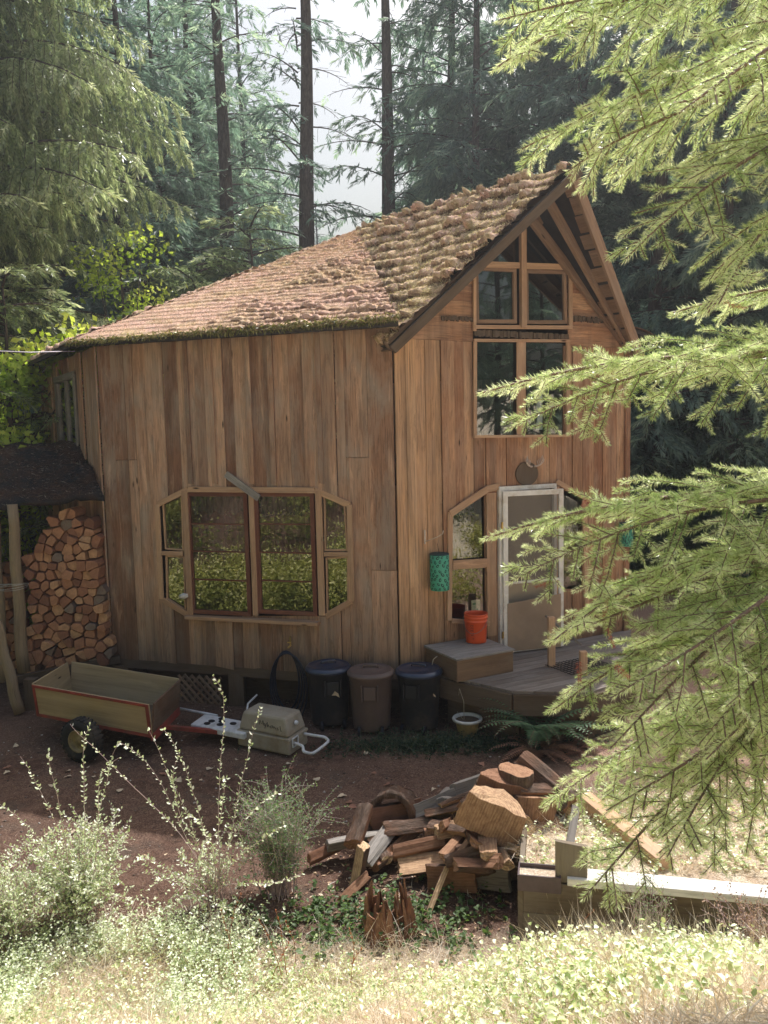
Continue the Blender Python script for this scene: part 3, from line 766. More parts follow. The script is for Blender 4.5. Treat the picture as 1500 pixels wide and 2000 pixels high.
# ================================================================ VEGETATION helpers
RS = np.random.RandomState(11)
def nrm_(v): return v/np.maximum(np.linalg.norm(v, axis=-1, keepdims=True), 1e-9)
def kites(b, d, side, L, wd, bend=None, mid=.45):
    """leaf / needle shaped quads"""
    L = L[:, None]; wd = wd[:, None]
    m = b+d*L*mid
    t = b+d*L
    if bend is not None: t = t+bend
    V = np.stack([b, m+side*wd/2, t, m-side*wd/2], 1).reshape(-1, 3)
    F = np.arange(len(V)).reshape(-1, 4)
    return V, F
def leaves6(b, d, side, L, wd, fold=.25):
    """leaf folded along its midrib, two quads per leaf"""
    L = L[:, None]; wd = wd[:, None]; n = np.cross(d, side); t = b+d*L; up = n*wd*fold
    l1 = b+d*L*.30+side*wd*.46+up; l2 = b+d*L*.68+side*wd*.40+up; r1 = b+d*L*.30-side*wd*.46+up; r2 = b+d*L*.68-side*wd*.40+up
    V = np.stack([b, l1, l2, t, r2, r1], 1).reshape(-1, 3); k = np.arange(len(b))[:, None]*6
    F = np.stack([k+np.array([0, 1, 2, 3]), k+np.array([0, 3, 4, 5])], 1).reshape(-1, 4)
    return V, F
def frames_from(d, up=np.array([0, 0, 1.0])):
    """columns x=d, y=side, z=normal"""
    d = nrm_(d); s_ = np.cross(np.broadcast_to(up, d.shape), d)
    bad = np.linalg.norm(s_, axis=1) < 1e-3; s_[bad] = np.array([1, 0, 0]); s_ = nrm_(s_); z = np.cross(d, s_)
    return np.stack([d, s_, z], -1)      # (n,3,3)
def place(V, R, T, S):
    """V (m,3) prototype; R (n,3,3); T (n,3); S (n,)"""
    return (np.einsum('nij,mj->nmi', R, V)*S[:, None, None] + T[:, None, :]).reshape(-1, 3)
def rollR(R, ang):
    c, s_ = np.cos(ang), np.sin(ang); n = len(ang); Q = np.zeros((n, 3, 3)); Q[:, 0, 0] = 1; Q[:, 1, 1] = c; Q[:, 1, 2] = -s_; Q[:, 2, 1] = s_; Q[:, 2, 2] = c
    return R @ Q
def tubes_np(segs, r0, r1, k=3):
    """segs: (n,2,3) -> quads of thin prisms"""
    a = segs[:, 0]; b = segs[:, 1]; R = frames_from(b-a); ang = np.arange(k)*2*PI/k
    off = R[:, None, :, 1]*np.cos(ang)[None, :, None]+R[:, None, :, 2]*np.sin(ang)[None, :, None]
    A = a[:, None]+off*np.asarray(r0)[:, None, None]; B = b[:, None]+off*np.asarray(r1)[:, None, None]
    V = np.concatenate([A, B], 1).reshape(-1, 3); n = len(a); base = np.arange(n)[:, None]*2*k
    F = []
    for i in range(k):
        j = (i+1) % k; F.append(np.concatenate([base+i, base+j, base+k+j, base+k+i], 1))
    return V, np.concatenate(F)
# ---------------------------------------------------------------- materials
M_fir = leafm('fir_needles', [(0, (.10, .17, .07)), (.3, (.30, .41, .17)), (.65, (.62, .72, .38)), (1, (.97, .97, .82))], trans=.55, rough=.28, spec=1.0, rnd=.1, tcol=(1.1, 1.15, .8))  # whitish end of the ramp paints sun highlights into some needles
M_firdead = leafm('dead_red_needles', [(0, (.24, .05, .045)), (1, (.48, .17, .13))], trans=.2)
M_bark = None
s = NT('fir_bark'); p = s.obj(); n = s.noise(s.mapping(p, (1, 1, .25)), 22, 8, .7)
s.col(s.ramp(n, [(.3, (.035, .027, .024)), (.6, (.12, .095, .085)), (.8, (.22, .19, .17))])); s.rough(.95, .1); s.bump(n, 1, .04); M_bark = s.m
M_twig = plain('twig_bark', (.20, .13, .10), rough=.8, var=.3, sc_=30)
M_bgneedle = leafm('blue_green_needles', [(0, (.09, .14, .135)), (.4, (.20, .29, .25)), (.8, (.38, .48, .38)), (1, (.56, .64, .50))], trans=.55, rnd=.25, tcol=(1.2, 1.3, 1.05))  # distance haze is painted into this bluish needle colour
M_pale = leafm('pale_drooping_needles', [(0, (.10, .14, .075)), (.35, (.30, .37, .20)), (.7, (.58, .64, .40)), (1, (.85, .88, .66))], trans=.55, rnd=.1, tcol=(1.15, 1.2, .9), rough=.3, spec=.8)
M_maple = leafm('maple_leaves', [(0, (.16, .26, .04)), (.5, (.42, .54, .10)), (1, (.80, .82, .30))], trans=.6, rnd=.1, tcol=(1.25, 1.35, .6))
M_shrub = leafm('shrub_leaves', [(0, (.10, .17, .06)), (.5, (.25, .36, .13)), (1, (.5, .58, .33))], trans=.45, rough=.35, spec=.5, gain=1.7)
M_bank = leafm('bramble_bank_leaves', [(0, (.02, .035, .01)), (.35, (.16, .20, .04)), (.7, (.55, .56, .16)), (1, (.88, .82, .42))], trans=.35, rnd=0, tcol=(1.2, 1.2, .5))
M_dark = leafm('dark_undergrowth_leaves', [(0, (.012, .03, .018)), (.6, (.03, .065, .035)), (1, (.07, .12, .05))], trans=.3)
# ---------------------------------------------------------------- foreground Douglas fir
def fir_twig(seed, L=.10, n=120, nl=.030):
    rs = np.random.RandomState(seed)
    t = np.linspace(.0, 1, n)**.95; phi = rs.rand(n)*2*PI
    # needles comb mostly to the two sides
    phi = np.where(rs.rand(n) < .62, np.where(rs.rand(n) < .5, 0, PI)+rs.normal(0, .5, n), phi)
    el = np.radians(rs.normal(58, 9, n))*(1-.45*t**3)
    d = np.stack([np.cos(el), np.sin(el)*np.cos(phi), np.sin(el)*np.sin(phi)], -1)
    d = nrm_(d+rs.normal(0, .06, d.shape))
    b = np.stack([t*L, 0*t, 0*t], -1); side = nrm_(np.cross(d, rs.normal(0, 1, d.shape)))
    l = nl*(1-.25*t)*rs.uniform(.75, 1.1, n)
    return kites(b, d, side, l, np.full(n, .0019))[0]
TW = [fir_twig(i) for i in range(4)]
def fir_branch(seed, L=1.6, name='branch', spacing=.046, droop=.35, wide=.36):
    rs = np.random.RandomState(seed)
    pos = []; dirs = []; sc_ = []; segs = []; r0 = []; r1 = []; tone = []
    def axisf(t):
        return np.array([t*L, .05*math.sin(t*5+seed), .10*math.sin(t*2.2)-droop*t*t*L*.5])
    N = 14; pts = [axisf(i/N) for i in range(N+1)]
    for i in range(N): segs.append((pts[i], pts[i+1])); r0.append(.013*(1-i/N)+.0022); r1.append(.013*(1-(i+1)/N)+.0022)
    def run(a, d, l, depth):
        """a shoot made of several twig units, curving down slightly, with side shoots"""
        n = max(1, int(round(l/.085))); p = a.copy(); dd = d.copy(); st = l/n
        for k in range(n):
            q = p+dd*st; segs.append((p.copy(), q.copy())); rr = (.0026 if depth == 1 else .0016)*(1-k/n*.5); r0.append(rr); r1.append(rr*.85)
            pos.append(p.copy()); dirs.append(dd.copy()); sc_.append(st/.10*1.02); tone.append(min(1, (k+1)/n*.45+.45*rs.rand()+(.15 if depth == 2 else 0)))
            if depth == 1 and l > .1:
                for sgn in (-1, 1):
                    if rs.rand() < .62:
                        sd = np.cross(dd, [0, 0, 1]); sd /= max(1e-6, np.linalg.norm(sd))
                        nd = dd*.72+sd*sgn*.68+np.array([0, 0, rs.normal(-.08, .16)]); nd /= np.linalg.norm(nd)
                        run(p+dd*st*rs.uniform(.3, .9), nd, max(.05, (l-k*st)*.45*rs.uniform(.6, 1.1)), 2)
            p = q; dd = dd+np.array([0, 0, -.06])+rs.normal(0, .05, 3); dd /= np.linalg.norm(dd)
    s_ = .12; sg = 1
    while s_ < L*.97:
        t = s_/L; p = axisf(t); q = axisf(min(1, t+.02)); d = q-p; d /= np.linalg.norm(d)
        sd = np.cross(d, [0, 0, 1]); sd /= np.linalg.norm(sd)
        env = wide*L*min(1, (1-t)*1.25+.12)*min(1, .35+t*1.3)
        nd = d*.66+sd*sg*.75+np.array([0, 0, rs.normal(-.10, .14)]); nd /= np.linalg.norm(nd)
        if rs.rand() < .93: run(p, nd, env*rs.uniform(.6, 1.1), 1)
        s_ += spacing*rs.uniform(.5, 1.1); sg = -sg if rs.rand() < .85 else sg
    for k in range(int(L*.75/.09)):
        t = 1-k*.09/L; p = axisf(max(0, t-.09/L)); q = axisf(t); d = q-p; d /= np.linalg.norm(d)
        pos.append(p); dirs.append(d); sc_.append(1.0); tone.append(.9-.05*k)
    pos = np.array(pos); dirs = np.array(dirs); sc_ = np.array(sc_); tone = np.array(tone)
    R = rollR(frames_from(dirs), rs.normal(0, .35, len(pos)))
    Vs = []; Ts = []; which = rs.randint(0, len(TW), len(pos))
    for k, tw in enumerate(TW):
        m = which == k; Vs.append(place(tw, R[m], pos[m], np.maximum(sc_[m], .62)))
        nn = len(tw)//4; Ts.append(np.clip(np.repeat(tone[m], nn)+rs.normal(0, .17, m.sum()*nn), 0, 1))
    V = np.concatenate(Vs); T = np.concatenate(Ts)
    sV, sF = tubes_np(np.array(segs), np.array(r0), np.array(r1), 4)
    return (V, T, sV, sF)
def mesh_only(o):
    me = o.data; bpy.data.objects.remove(o); return me
FB = []
for i, (L, dr, wd) in enumerate(((1.7, .25, .34), (1.35, .40, .38), (1.5, .10, .30), (1.1, .55, .42))):
    V, T, sV, sF = fir_branch(20+i, L=L, droop=dr, wide=wd)
    a = mesh_only(arr_obj('needles', V, np.arange(len(V)).reshape(-1, 4), M_fir, tone=T))
    b = mesh_only(arr_obj('branch', sV, sF, M_twig, tone=np.full(len(sF), .5), smooth=True))
    FB.append((L, a, b, len(T)))
print('fir needles per branch', [f[3] for f in FB])
def near_fir(tx, ty, tips, label, top, name='fir_tree'):
    g = float(gz(tx, ty)); root = empty(name, (tx, ty, g), 0, label, 'fir tree')
    mb = MB(); n = 12
    mb.tube([Vector((.03*math.sin(i), .03*math.cos(i*1.3), top*i/n)) for i in range(n+1)], [.12*(1-i/n*.8)+.012 for i in range(n+1)], seg=14, jit=.06)
    mb.build('trunk', M_bark, root)
    for (px, py, dist, zoff, k, roll) in tips:
        tip = CAM+ray(px, py).normalized()*dist-Vector((tx, ty, g))
        L, nm, bm, _ = FB[k]
        base = Vector((0, 0, tip.z+zoff)); base.z = min(max(base.z, .3), top*.98)
        d = tip-base; l = d.length; sc_ = 1.0
        st = tip-d.normalized()*L*1.0          # the leafy part; a bare stem links it with the trunk
        x = d.normalized(); y = Vector((0, 0, 1)).cross(x).normalized(); z = x.cross(y)
        R = Matrix((x, y, z)).transposed() @ Matrix.Rotation(roll, 3, 'X')
        # the prototypes droop, so lift the aim a little
        R = R @ Matrix.Rotation(-[.12, .18, .05, .22][k]*.75, 3, 'Y')
        bo = bpy.data.objects.new('branch', bm); C.objects.link(bo); bo.parent = root; bo.matrix_local = Matrix.Translation(st) @ R.to_4x4()
        no = bpy.data.objects.new('needles', nm); C.objects.link(no); no.parent = bo
        if l > L+.02:
            mb = MB(); mb.tube([base, base.lerp(st, .5)+Vector((0, 0, .03)), st+R @ Vector((.03, 0, 0))], [.016, .014, .0125], seg=6); s2 = mb.build('limb', M_twig, root)
    return root
tips = [ # px, py, distance, base z offset, proto, roll
 (985, 45, 2.5, .55, 0, .5), (965, 130, 2.6, .5, 1, -.3), (1030, 300, 2.5, .6, 0, .25),
 (1110, 350, 2.6, .7, 1, .6), (1230, 520, 2.3, .75, 0, -.35), (1385, 600, 2.2, .8, 1, .3), (1330, 180, 2.0, .6, 3, -.3),
 (1310, 655, 2.9, .15, 2, .2), (940, 812, 2.45, .22, 2, .15), (1000, 850, 2.5, .3, 0, -.5),
 (945, 1095, 2.4, .2, 2, .25), (1000, 1150, 2.35, .25, 0, -.45), (1075, 1250, 2.3, .3, 1, .4), (1060, 1275, 2.5, .3, 2, -.2),
 (1090, 1400, 2.4, .35, 0, .3), (1200, 1330, 2.2, .3, 3, -.3), (1180, 1440, 2.35, .45, 1, -.3),
 (1075, 1590, 2.75, .5, 0, .2), (1190, 1555, 2.6, .45, 3, -.4), (1290, 1660, 2.5, .55, 1, .3), (1360, 1420, 2.4, .4, 3, .2), (1130, 1730, 2.7, .6, 1, -.3), (1380, 1530, 2.4, .4, 2, .5)]
nf_ = near_fir(2.15, 2.75, tips, 'tall young Douglas fir with sunlit branches reaching in front of the cabin door', 5.4)

dt = mesh_only(arr_obj('dead_twig', TW[1], np.arange(len(TW[1])).reshape(-1, 4), M_firdead, tone=np.random.RandomState(1).rand(len(TW[1])//4)))
for i, (px, py, dd_) in enumerate(((1082, 1135, 2.42), (1190, 1165, 2.3), (1150, 975, 2.35), (1130, 1290, 2.32), (1200, 1300, 2.2), (1185, 1225, 2.25), (1410, 590, 2.2))):
    o = bpy.data.objects.new('dead_twig', dt); C.objects.link(o); o.parent = nf_; o.location = CAM+ray(px, py).normalized()*dd_-nf_.location
    o.rotation_euler = (i*1.1, 1.2 if i % 2 else .3, PI+i*.5); o.scale = (.55,)*3; o['label'] = 'dead red twig'
# ================================================================ FOREST
def spray(seed, n=15, L=.34, wd=.028, fl=.16):
    """a flat fan of needle clumps"""
    rs = np.random.RandomState(seed); t = np.linspace(0, 1, n); sg = np.where(np.arange(n) % 2 == 0, 1, -1)
    a = sg*np.radians(rs.uniform(30, 60, n))*(1-t*.8)
    d = np.stack([np.cos(a), np.sin(a), rs.normal(-.12, .22, n)], -1); d = nrm_(d)
    b = np.stack([t*L*.85, 0*t, -.03*t], -1); sd = nrm_(np.cross(d, np.array([0, 0, 1.0])+rs.normal(0, .5, (n, 3))))
    return kites(b, d, sd, fl*rs.uniform(.7, 1.2, n), np.full(n, wd)*rs.uniform(.7, 1.3, n))[0]
def crown_branch(rs, L, droop, hang, dens, step=.2, fine=1.0):
    """returns spray origins/dirs and wood segments, branch along +x"""
    O = []; D = []; T = []; segs = []; r = []
    N = 8; ax = lambda t: np.array([t*L, 0, .18*L*math.sin(t*1.8)-droop*L*t*t])
    for i in range(N): segs.append((ax(i/N), ax((i+1)/N))); r.append((.012+.022*L/3)*(1-i/N)+.006)
    s_ = L*.12; sg = 1
    while s_ < L:
        t = s_/L; p = ax(t); d = ax(min(1, t+.03))-ax(t-.001); d /= np.linalg.norm(d); sd = np.array([-d[1], d[0], 0])
        l = L*.34*min(1, (1-t)*1.6+.12)*rs.uniform(.6, 1.15)
        nd = d*.62+sd*sg*.78+np.array([0, 0, rs.normal(-.05, .1)-hang*.3]); nd /= np.linalg.norm(nd)
        k = max(1, int(l/(step*.8))); q = p.copy(); dd = nd.copy()
        for j in range(k):
            nq = q+dd*l/k; segs.append((q.copy(), nq.copy())); r.append(.006)
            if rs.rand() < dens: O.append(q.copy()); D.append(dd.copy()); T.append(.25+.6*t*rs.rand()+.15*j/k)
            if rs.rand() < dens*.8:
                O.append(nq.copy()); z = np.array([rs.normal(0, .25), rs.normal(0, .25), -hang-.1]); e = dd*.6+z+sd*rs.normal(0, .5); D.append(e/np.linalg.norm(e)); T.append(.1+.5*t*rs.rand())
            q = nq; dd = dd+np.array([0, 0, -.10-hang*.25])+rs.normal(0, .06, 3); dd /= np.linalg.norm(dd)
        s_ += step*rs.uniform(.6, 1.15); sg = -sg
    O.append(ax(1)); D.append(nd); T.append(1)
    return np.array(O), np.array(D), np.array(T), segs, r
SP = [spray(i) for i in range(3)]
SPF = [spray(10+i, n=19, L=.22, wd=.014, fl=.085) for i in range(3)]
def crown(seed, H, z0, Rb, nb, mat, top_r=.12, droop=.18, hang=.3, dens=.9, step=.24, sprays=SP, ssc=1.0, azs=None, dead=0, zpow=1.0, Rfun=None):
    rs = np.random.RandomState(seed); OO = []; DD = []; TT = []; SG = []; RR = []
    for i in range(nb):
        f = (i+.5)/nb; f = f**zpow; z = z0+(H-z0)*f+rs.normal(0, .12)
        L = (Rfun(f) if Rfun else Rb*(1-f**1.8*(1-top_r))*(.55+.45*min(1, f*6+.35)))*rs.uniform(.7, 1.12)
        az = rs.rand()*2*PI if azs is None else rs.uniform(*azs)
        isdead = rs.rand() < dead*(1-f)
        O, D, T, sg, rr = crown_branch(rs, L, droop*rs.uniform(.5, 1.5), hang, 0.06 if isdead else dens*rs.uniform(.7, 1), step)
        ca, sa = math.cos(az), math.sin(az); Rz = np.array([[ca, -sa, 0], [sa, ca, 0], [0, 0, 1]])
        off = np.array([0, 0, z])
        if len(O): OO.append(O @ Rz.T+off); DD.append(D @ Rz.T); TT.append(T)
        SG.append(np.array(sg) @ Rz.T+off); RR += rr
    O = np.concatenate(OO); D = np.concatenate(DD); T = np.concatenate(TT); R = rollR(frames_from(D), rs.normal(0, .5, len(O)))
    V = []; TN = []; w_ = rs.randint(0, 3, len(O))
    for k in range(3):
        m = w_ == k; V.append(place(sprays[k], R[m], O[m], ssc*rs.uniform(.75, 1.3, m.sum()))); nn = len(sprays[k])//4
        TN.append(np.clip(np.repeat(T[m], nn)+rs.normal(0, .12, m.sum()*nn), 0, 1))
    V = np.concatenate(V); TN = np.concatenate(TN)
    fo = mesh_only(arr_obj('foliage', V, np.arange(len(V)).reshape(-1, 4), mat, tone=TN))
    RR = np.array(RR); sV, sF = tubes_np(np.concatenate(SG), RR, RR*.8, 3)
    wo = mesh_only(arr_obj('limbs', sV, sF, M_bark, smooth=True))
    return fo, wo, len(TN)
def trunk_mesh(H, r, lean=(0, 0), wob=.08, seed=0):
    rs = np.random.RandomState(seed); n = 16; mb = MB()
    mb.tube([Vector((lean[0]*i/n*H+wob*math.sin(i*.8+seed), lean[1]*i/n*H+wob*math.cos(i*.7+seed)*.5, H*i/n-.3*(i == 0))) for i in range(n+1)],
            [r*(1.25 if i == 0 else 1-(i/n)**1.3*.8) for i in range(n+1)], seg=14, jit=.06, sm=True)
    return mesh_only(mb.build('trunk', M_bark))
CR = []
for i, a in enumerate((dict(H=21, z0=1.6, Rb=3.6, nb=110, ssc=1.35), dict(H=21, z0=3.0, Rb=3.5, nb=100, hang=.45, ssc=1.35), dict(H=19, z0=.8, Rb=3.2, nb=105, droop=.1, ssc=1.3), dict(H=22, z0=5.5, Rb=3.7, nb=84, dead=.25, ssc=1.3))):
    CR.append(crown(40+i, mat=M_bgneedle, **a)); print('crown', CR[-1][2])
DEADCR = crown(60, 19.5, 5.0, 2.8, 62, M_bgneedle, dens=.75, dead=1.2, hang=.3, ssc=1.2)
TRK = [trunk_mesh(21, .2, seed=1), trunk_mesh(21, .17, seed=2), trunk_mesh(19, .14, seed=3), trunk_mesh(22, .2, seed=4)]
def tree(x, y, k, rz, s_, label, group=None, trunk=None, crown_=None, cat='tree', name='conifer_tree', sc3=None):
    root = empty(name, (x, y, float(gz(x, y))-.1), rz, label, cat, group); root.scale = sc3 or (s_, s_, s_)
    t = bpy.data.objects.new('trunk', TRK[k] if trunk is None else trunk); C.objects.link(t); t.parent = root
    cr_ = crown_ or CR[k]
    f_ = bpy.data.objects.new('crown', cr_[0]); C.objects.link(f_); f_.parent = root
    l_ = bpy.data.objects.new('limbs', cr_[1]); C.objects.link(l_); l_.parent = root
    return root
# the three tall trunks seen above the roof
def px_x(px, y, z=9.0):
    # x for a pixel column at distance y and height z
    d = ray(px, 200); return (d*(y/d.y)).x
T3 = ((432, 24.0, .0, .30, 'dark straight trunk rising above the left part of the roof, leftmost of three bare trunks'),
      (562, 23.5, -.035, .31, 'tall trunk leaning to the left with dead twiggy limbs, middle of three bare trunks'),
      (752, 25.0, -.004, .30, 'tall straight trunk beside the bright gap of sky, rightmost of three bare trunks'))
for i, (px, y, ln, r, lab) in enumerate(T3):
    tm = trunk_mesh(20.5, r, lean=(ln, 0), seed=7+i, wob=.05)
    x = px_x(px, y)-ln*9
    tree(x, y, 1, i*2.1, 1, lab, 'bare lower trunks of tall firs behind the cabin', trunk=tm, crown_=DEADCR, cat='fir tree', name='tall_fir_tree')
# filler forest: (px column, distance, proto, scale)
FO = [(100, 24, 0, 1.0), (300, 25, 2, 1.0), (230, 22.5, 1, .95), (370, 28, 0, 1.0), (20, 27, 2, 1.1), (350, 40, 0, 1.2), (480, 42, 2, 1.1), (60, 30, 0, 1.1), (170, 26, 1, 1.0), (250, 33, 0, 1.1), (330, 29, 2, 1.1), (380, 36, 0, 1.15), (470, 31, 1, 1.0), (515, 38, 2, 1.0), (610, 41, 2, .82), (-60, 24, 1, 1.0),
      (880, 27, 0, 1.1), (930, 24, 1, 1.05), (1000, 29, 0, 1.15), (1060, 25, 3, 1.0), (1140, 22, 0, 1.0), (1220, 26, 1, 1.1), (1290, 20, 0, 1.0), (1350, 24, 0, 1.1), (1430, 19, 1, 1.0), (1500, 23, 0, 1.1), (1580, 20, 0, 1.0), (1660, 25, 0, 1),
      (830, 36, 1, 1.05), (960, 39, 0, 1.1), (1110, 38, 0, 1.1), (1250, 36, 1, 1.2), (1400, 34, 0, 1.2), (1540, 33, 0, 1.2), (420, 46, 0, 1.0), (290, 44, 0, 1.15), (130, 42, 1, 1.2), (10, 38, 0, 1.2), (-120, 30, 0, 1.2),
      (545, 34, 0, .62), (690, 40, 2, .62), (790, 33, 2, .66), (640, 52, 0, .62), (740, 56, 2, .62), (200, 52, 1, 1.2), (500, 54, 0, .95), (870, 52, 0, 1.2), (1020, 50, 1, 1.2), (1180, 50, 0, 1.3), (1330, 48, 0, 1.3), (1480, 46, 1, 1.3), (1640, 42, 0, 1.3)]
labs = ['dark blue green conifer in the hazy forest behind the cabin', 'conifer with hanging sprays in the forest behind the cabin', 'slender conifer with foliage almost to the ground behind the cabin', 'tall conifer with a bare lower trunk behind the cabin']
for i, (px, y, k, s_) in enumerate(FO):
    x = px_x(px, y); tree(x, y, k, i*1.7, s_, labs[k], 'forest conifers behind the cabin')
# low undergrowth masses behind (reads as one mass)
def leaf_cloud(n, centers, rad, size, seed, flat=.6):
    rs = np.random.RandomState(seed); cidx = rs.randint(0, len(centers), n); c = np.array(centers)[cidx]
    v = nrm_(rs.normal(0, 1, (n, 3)))*(rs.rand(n)**.45)[:, None]*np.array(rad)[None]*(.6+.8*rs.rand(n))[:, None]
    p = c+v; d = nrm_(rs.normal(0, 1, (n, 3))+np.array([0, 0, .1])); sd = nrm_(np.cross(d, rs.normal(0, 1, (n, 3))))
    V, F = kites(p, d, sd, size*rs.uniform(.6, 1.3, n), size*rs.uniform(.45, .8, n)); ct = np.random.RandomState(seed+1).normal(0, .12, len(centers)); ci = None; t = np.clip(.5+v[:, 2]/rad[2]*.42+rs.normal(0, .15, n)+ct[cidx], 0, 1)  # tone paints a lit top and a shaded lower part into each clump
    return V, F, t
cs = []
rs = np.random.RandomState(3)
for i in range(90):
    px = rs.uniform(-200, 1750); y = rs.uniform(22, 34); x = px_x(px, y); cs.append((x, y, rs.uniform(.4, 2.2)))
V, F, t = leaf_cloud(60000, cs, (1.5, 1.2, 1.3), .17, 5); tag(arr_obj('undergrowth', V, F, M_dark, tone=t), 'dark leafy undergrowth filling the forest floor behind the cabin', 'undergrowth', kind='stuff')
cs = [(px_x(px, y), y, z) for px, y, z in ((1270, 19, 1), (1340, 18, 1.6), (1420, 17, 1), (1500, 17, 2), (1590, 17, 1.5), (1250, 17.5, .8), (1380, 19, 3), (1500, 20, 3.5), (1300, 20, 4), (1440, 21, 5), (1260, 21, 2.6))]
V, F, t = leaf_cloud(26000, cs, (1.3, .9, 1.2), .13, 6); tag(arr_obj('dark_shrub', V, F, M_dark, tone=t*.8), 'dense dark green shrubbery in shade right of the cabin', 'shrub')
# ---- large drooping tree on the left
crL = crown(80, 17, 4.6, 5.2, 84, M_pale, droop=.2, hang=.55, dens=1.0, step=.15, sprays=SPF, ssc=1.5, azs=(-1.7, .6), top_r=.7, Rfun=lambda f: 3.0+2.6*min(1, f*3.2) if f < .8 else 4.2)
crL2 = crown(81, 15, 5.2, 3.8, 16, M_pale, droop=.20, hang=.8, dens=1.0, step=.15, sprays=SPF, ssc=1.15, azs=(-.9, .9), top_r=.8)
print('left', crL[2], crL2[2])
xl = -9.6; yl = 17.0
tl = tree(xl, yl, 3, 0, 1, 'large conifer with pale green drooping sprays at the left of the cabin roof', None, crown_=crL, cat='tree', name='drooping_conifer_tree')
# young firs behind the low end of the roof
crY = crown(90, 5.6, .5, 2.0, 54, M_pale, droop=.06, hang=.15, dens=1.0, step=.13, sprays=SPF, ssc=1.2, top_r=.45)
TY = trunk_mesh(5.6, .07, seed=9, wob=.02)
for (px, y, s_, rz, lab) in ((478, 21.2, 1.62, 0, 'young fir whose sprays show just over the low slope of the roof'), (370, 20.8, 1.45, 2, 'young fir beyond the roof, under the drooping conifer'),
                             (265, 20, 1.38, 4, 'young fir beyond the left eave with pale sprays'), (-20, 13.6, 1.15, 1, 'near young fir at the left edge of the photo above the woodshed'), (-40, 16, 1.3, 3, 'young fir at the left edge behind the near young fir')):
    tree(px_x(px, y), y, 2, rz, s_, lab, 'young firs left of and behind the cabin', trunk=TY, crown_=crY, cat='young fir', name='young_fir_tree')
# ---- maple with bright yellow-green leaves
def maple(x, y, cs_, n, seed, lab, size=.13, h=4):
    root = empty('maple_tree', (x, y, float(gz(x, y))), 0, lab, 'maple tree'); mb = MB(); rs = np.random.RandomState(seed)
    mb.tube([(0, 0, -.1), (.1, 0, h*.5), (0, .1, h)], [.07, .05, .02], seg=8); mb.build('trunk', M_bark, root)
    mb = MB()
    for c in cs_[::1]:
        mb.tube([(0.05, 0, h*.35), (c[0]*.5, c[1]*.5, (h*.35+c[2])*.55), c], [.025, .016, .006], seg=5)
    mb.build('limbs', M_bark, root)
    V, F, t = leaf_cloud(n, cs_, (.75, .6, .5), size, seed); arr_obj('crown', V, F, M_maple, parent=root, tone=t); return root
rs = np.random.RandomState(5)
maple(-6.9, 13.3, [(rs.normal(0, .8), rs.normal(0, .5), rs.uniform(1.0, 5.2)) for _ in range(26)], 11000, 31, 'bright yellow green maple in the sun behind the woodshed roof', h=5)
maple(px_x(215, 17.5), 17.5, [(rs.normal(0, .5), rs.normal(0, .4), 4.2+i*.35) for i in range(11)], 2200, 32, 'slim maple with yellow leaves showing among the drooping sprays', h=7.5, size=.12)
maple(px_x(-60, 15), 15, [(rs.normal(0, .9), rs.normal(0, .6), rs.uniform(.6, 3.6)) for _ in range(14)], 4500, 33, 'leafy maple at the left edge seen under the woodshed roof', h=3)
maple(px_x(660, 34), 34, [(rs.normal(0, 1.5), rs.normal(0, .6), rs.uniform(5, 8)) for _ in range(14)], 1200, 34, 'thin broadleaf tree against the bright sky between the tall trunks', h=7, size=.16)
# ---- trees and bank beside and behind the photographer (seen mirrored in the windows)
for i, (x, y, k, s_) in enumerate(((-15.5, 2, 0, .9), (-17, -3, 1, .95), (-19, 4, 2, .9), (-15, -7, 0, .9), (-18, 8, 0, .9), (-13, -7, 0, .6), (-8, -12, 2, .6), (-21, 6, 0, .7), (-2.5, -14, 1, .6), (4, -13, 0, .6),
        (14, 1, 0, .6), (16, 5, 2, .65), (15.5, -3, 1, .6), (18, 9, 0, .7), (21, 1, 1, .8), (22, 6, 0, .8), (-14, 6.5, 2, .5), (-12.5, -1, 2, .5))):
    tree(x, y, k, i*1.3, s_, 'conifer beside the clearing mirrored in the cabin windows', 'conifers around the clearing beside the viewpoint')
cs = []
for i in range(105):
    x = rs.uniform(-14, -5.6); y = rs.uniform(-4, 7.5); cs.append((x, y, float(gz(x, y))+rs.uniform(.1, 1.0)))
for i in range(90):
    y = rs.uniform(1.5, 8.5); x = -(.54*y+1.1)-rs.uniform(0, 2.6); cs.append((x, y, float(gz(x, y))+rs.uniform(.0, .55)))
for i in range(50):
    x = rs.uniform(7, 13); y = rs.uniform(-1, 9); cs.append((x, y, float(gz(x, y))+rs.uniform(.1, .6)))
V, F, t = leaf_cloud(170000, cs, (.7, .7, .55), .075, 41); tag(arr_obj('bramble_bank', V, F, M_bank, tone=t), 'bright bramble thicket on the bank mirrored in the cabin windows', 'brambles', kind='stuff')

cs = [(rs.uniform(-19, -11), rs.uniform(-9, 9), rs.uniform(1.2, 4.5)) for _ in range(90)]
V, F, t = leaf_cloud(60000, cs, (1.5, 1.4, 1.3), .13, 47); tag(arr_obj('dark_thicket', V, F, M_dark, tone=t), 'dark thicket under the trees, mirrored in the upper panes of the large window', 'thicket', kind='stuff')
# ---- thin sunlit haze hanging in the forest behind the cabin
s = NT('forest_haze'); s.n.remove(s.b); v = s.node('ShaderNodeVolumeScatter'); v.inputs['Color'].default_value = (.72, .86, 1, 1); v.inputs['Density'].default_value = .0045; v.inputs['Anisotropy'].default_value = .35
s.l.new(v.outputs[0], s.out.inputs['Volume'])
mb = MB(); mb.box((0, 41, 10), 150, 28, 24); o = mb.build('haze', s.m); tag(o, 'thin blue haze in the forest behind the cabin', None, None, 'structure')

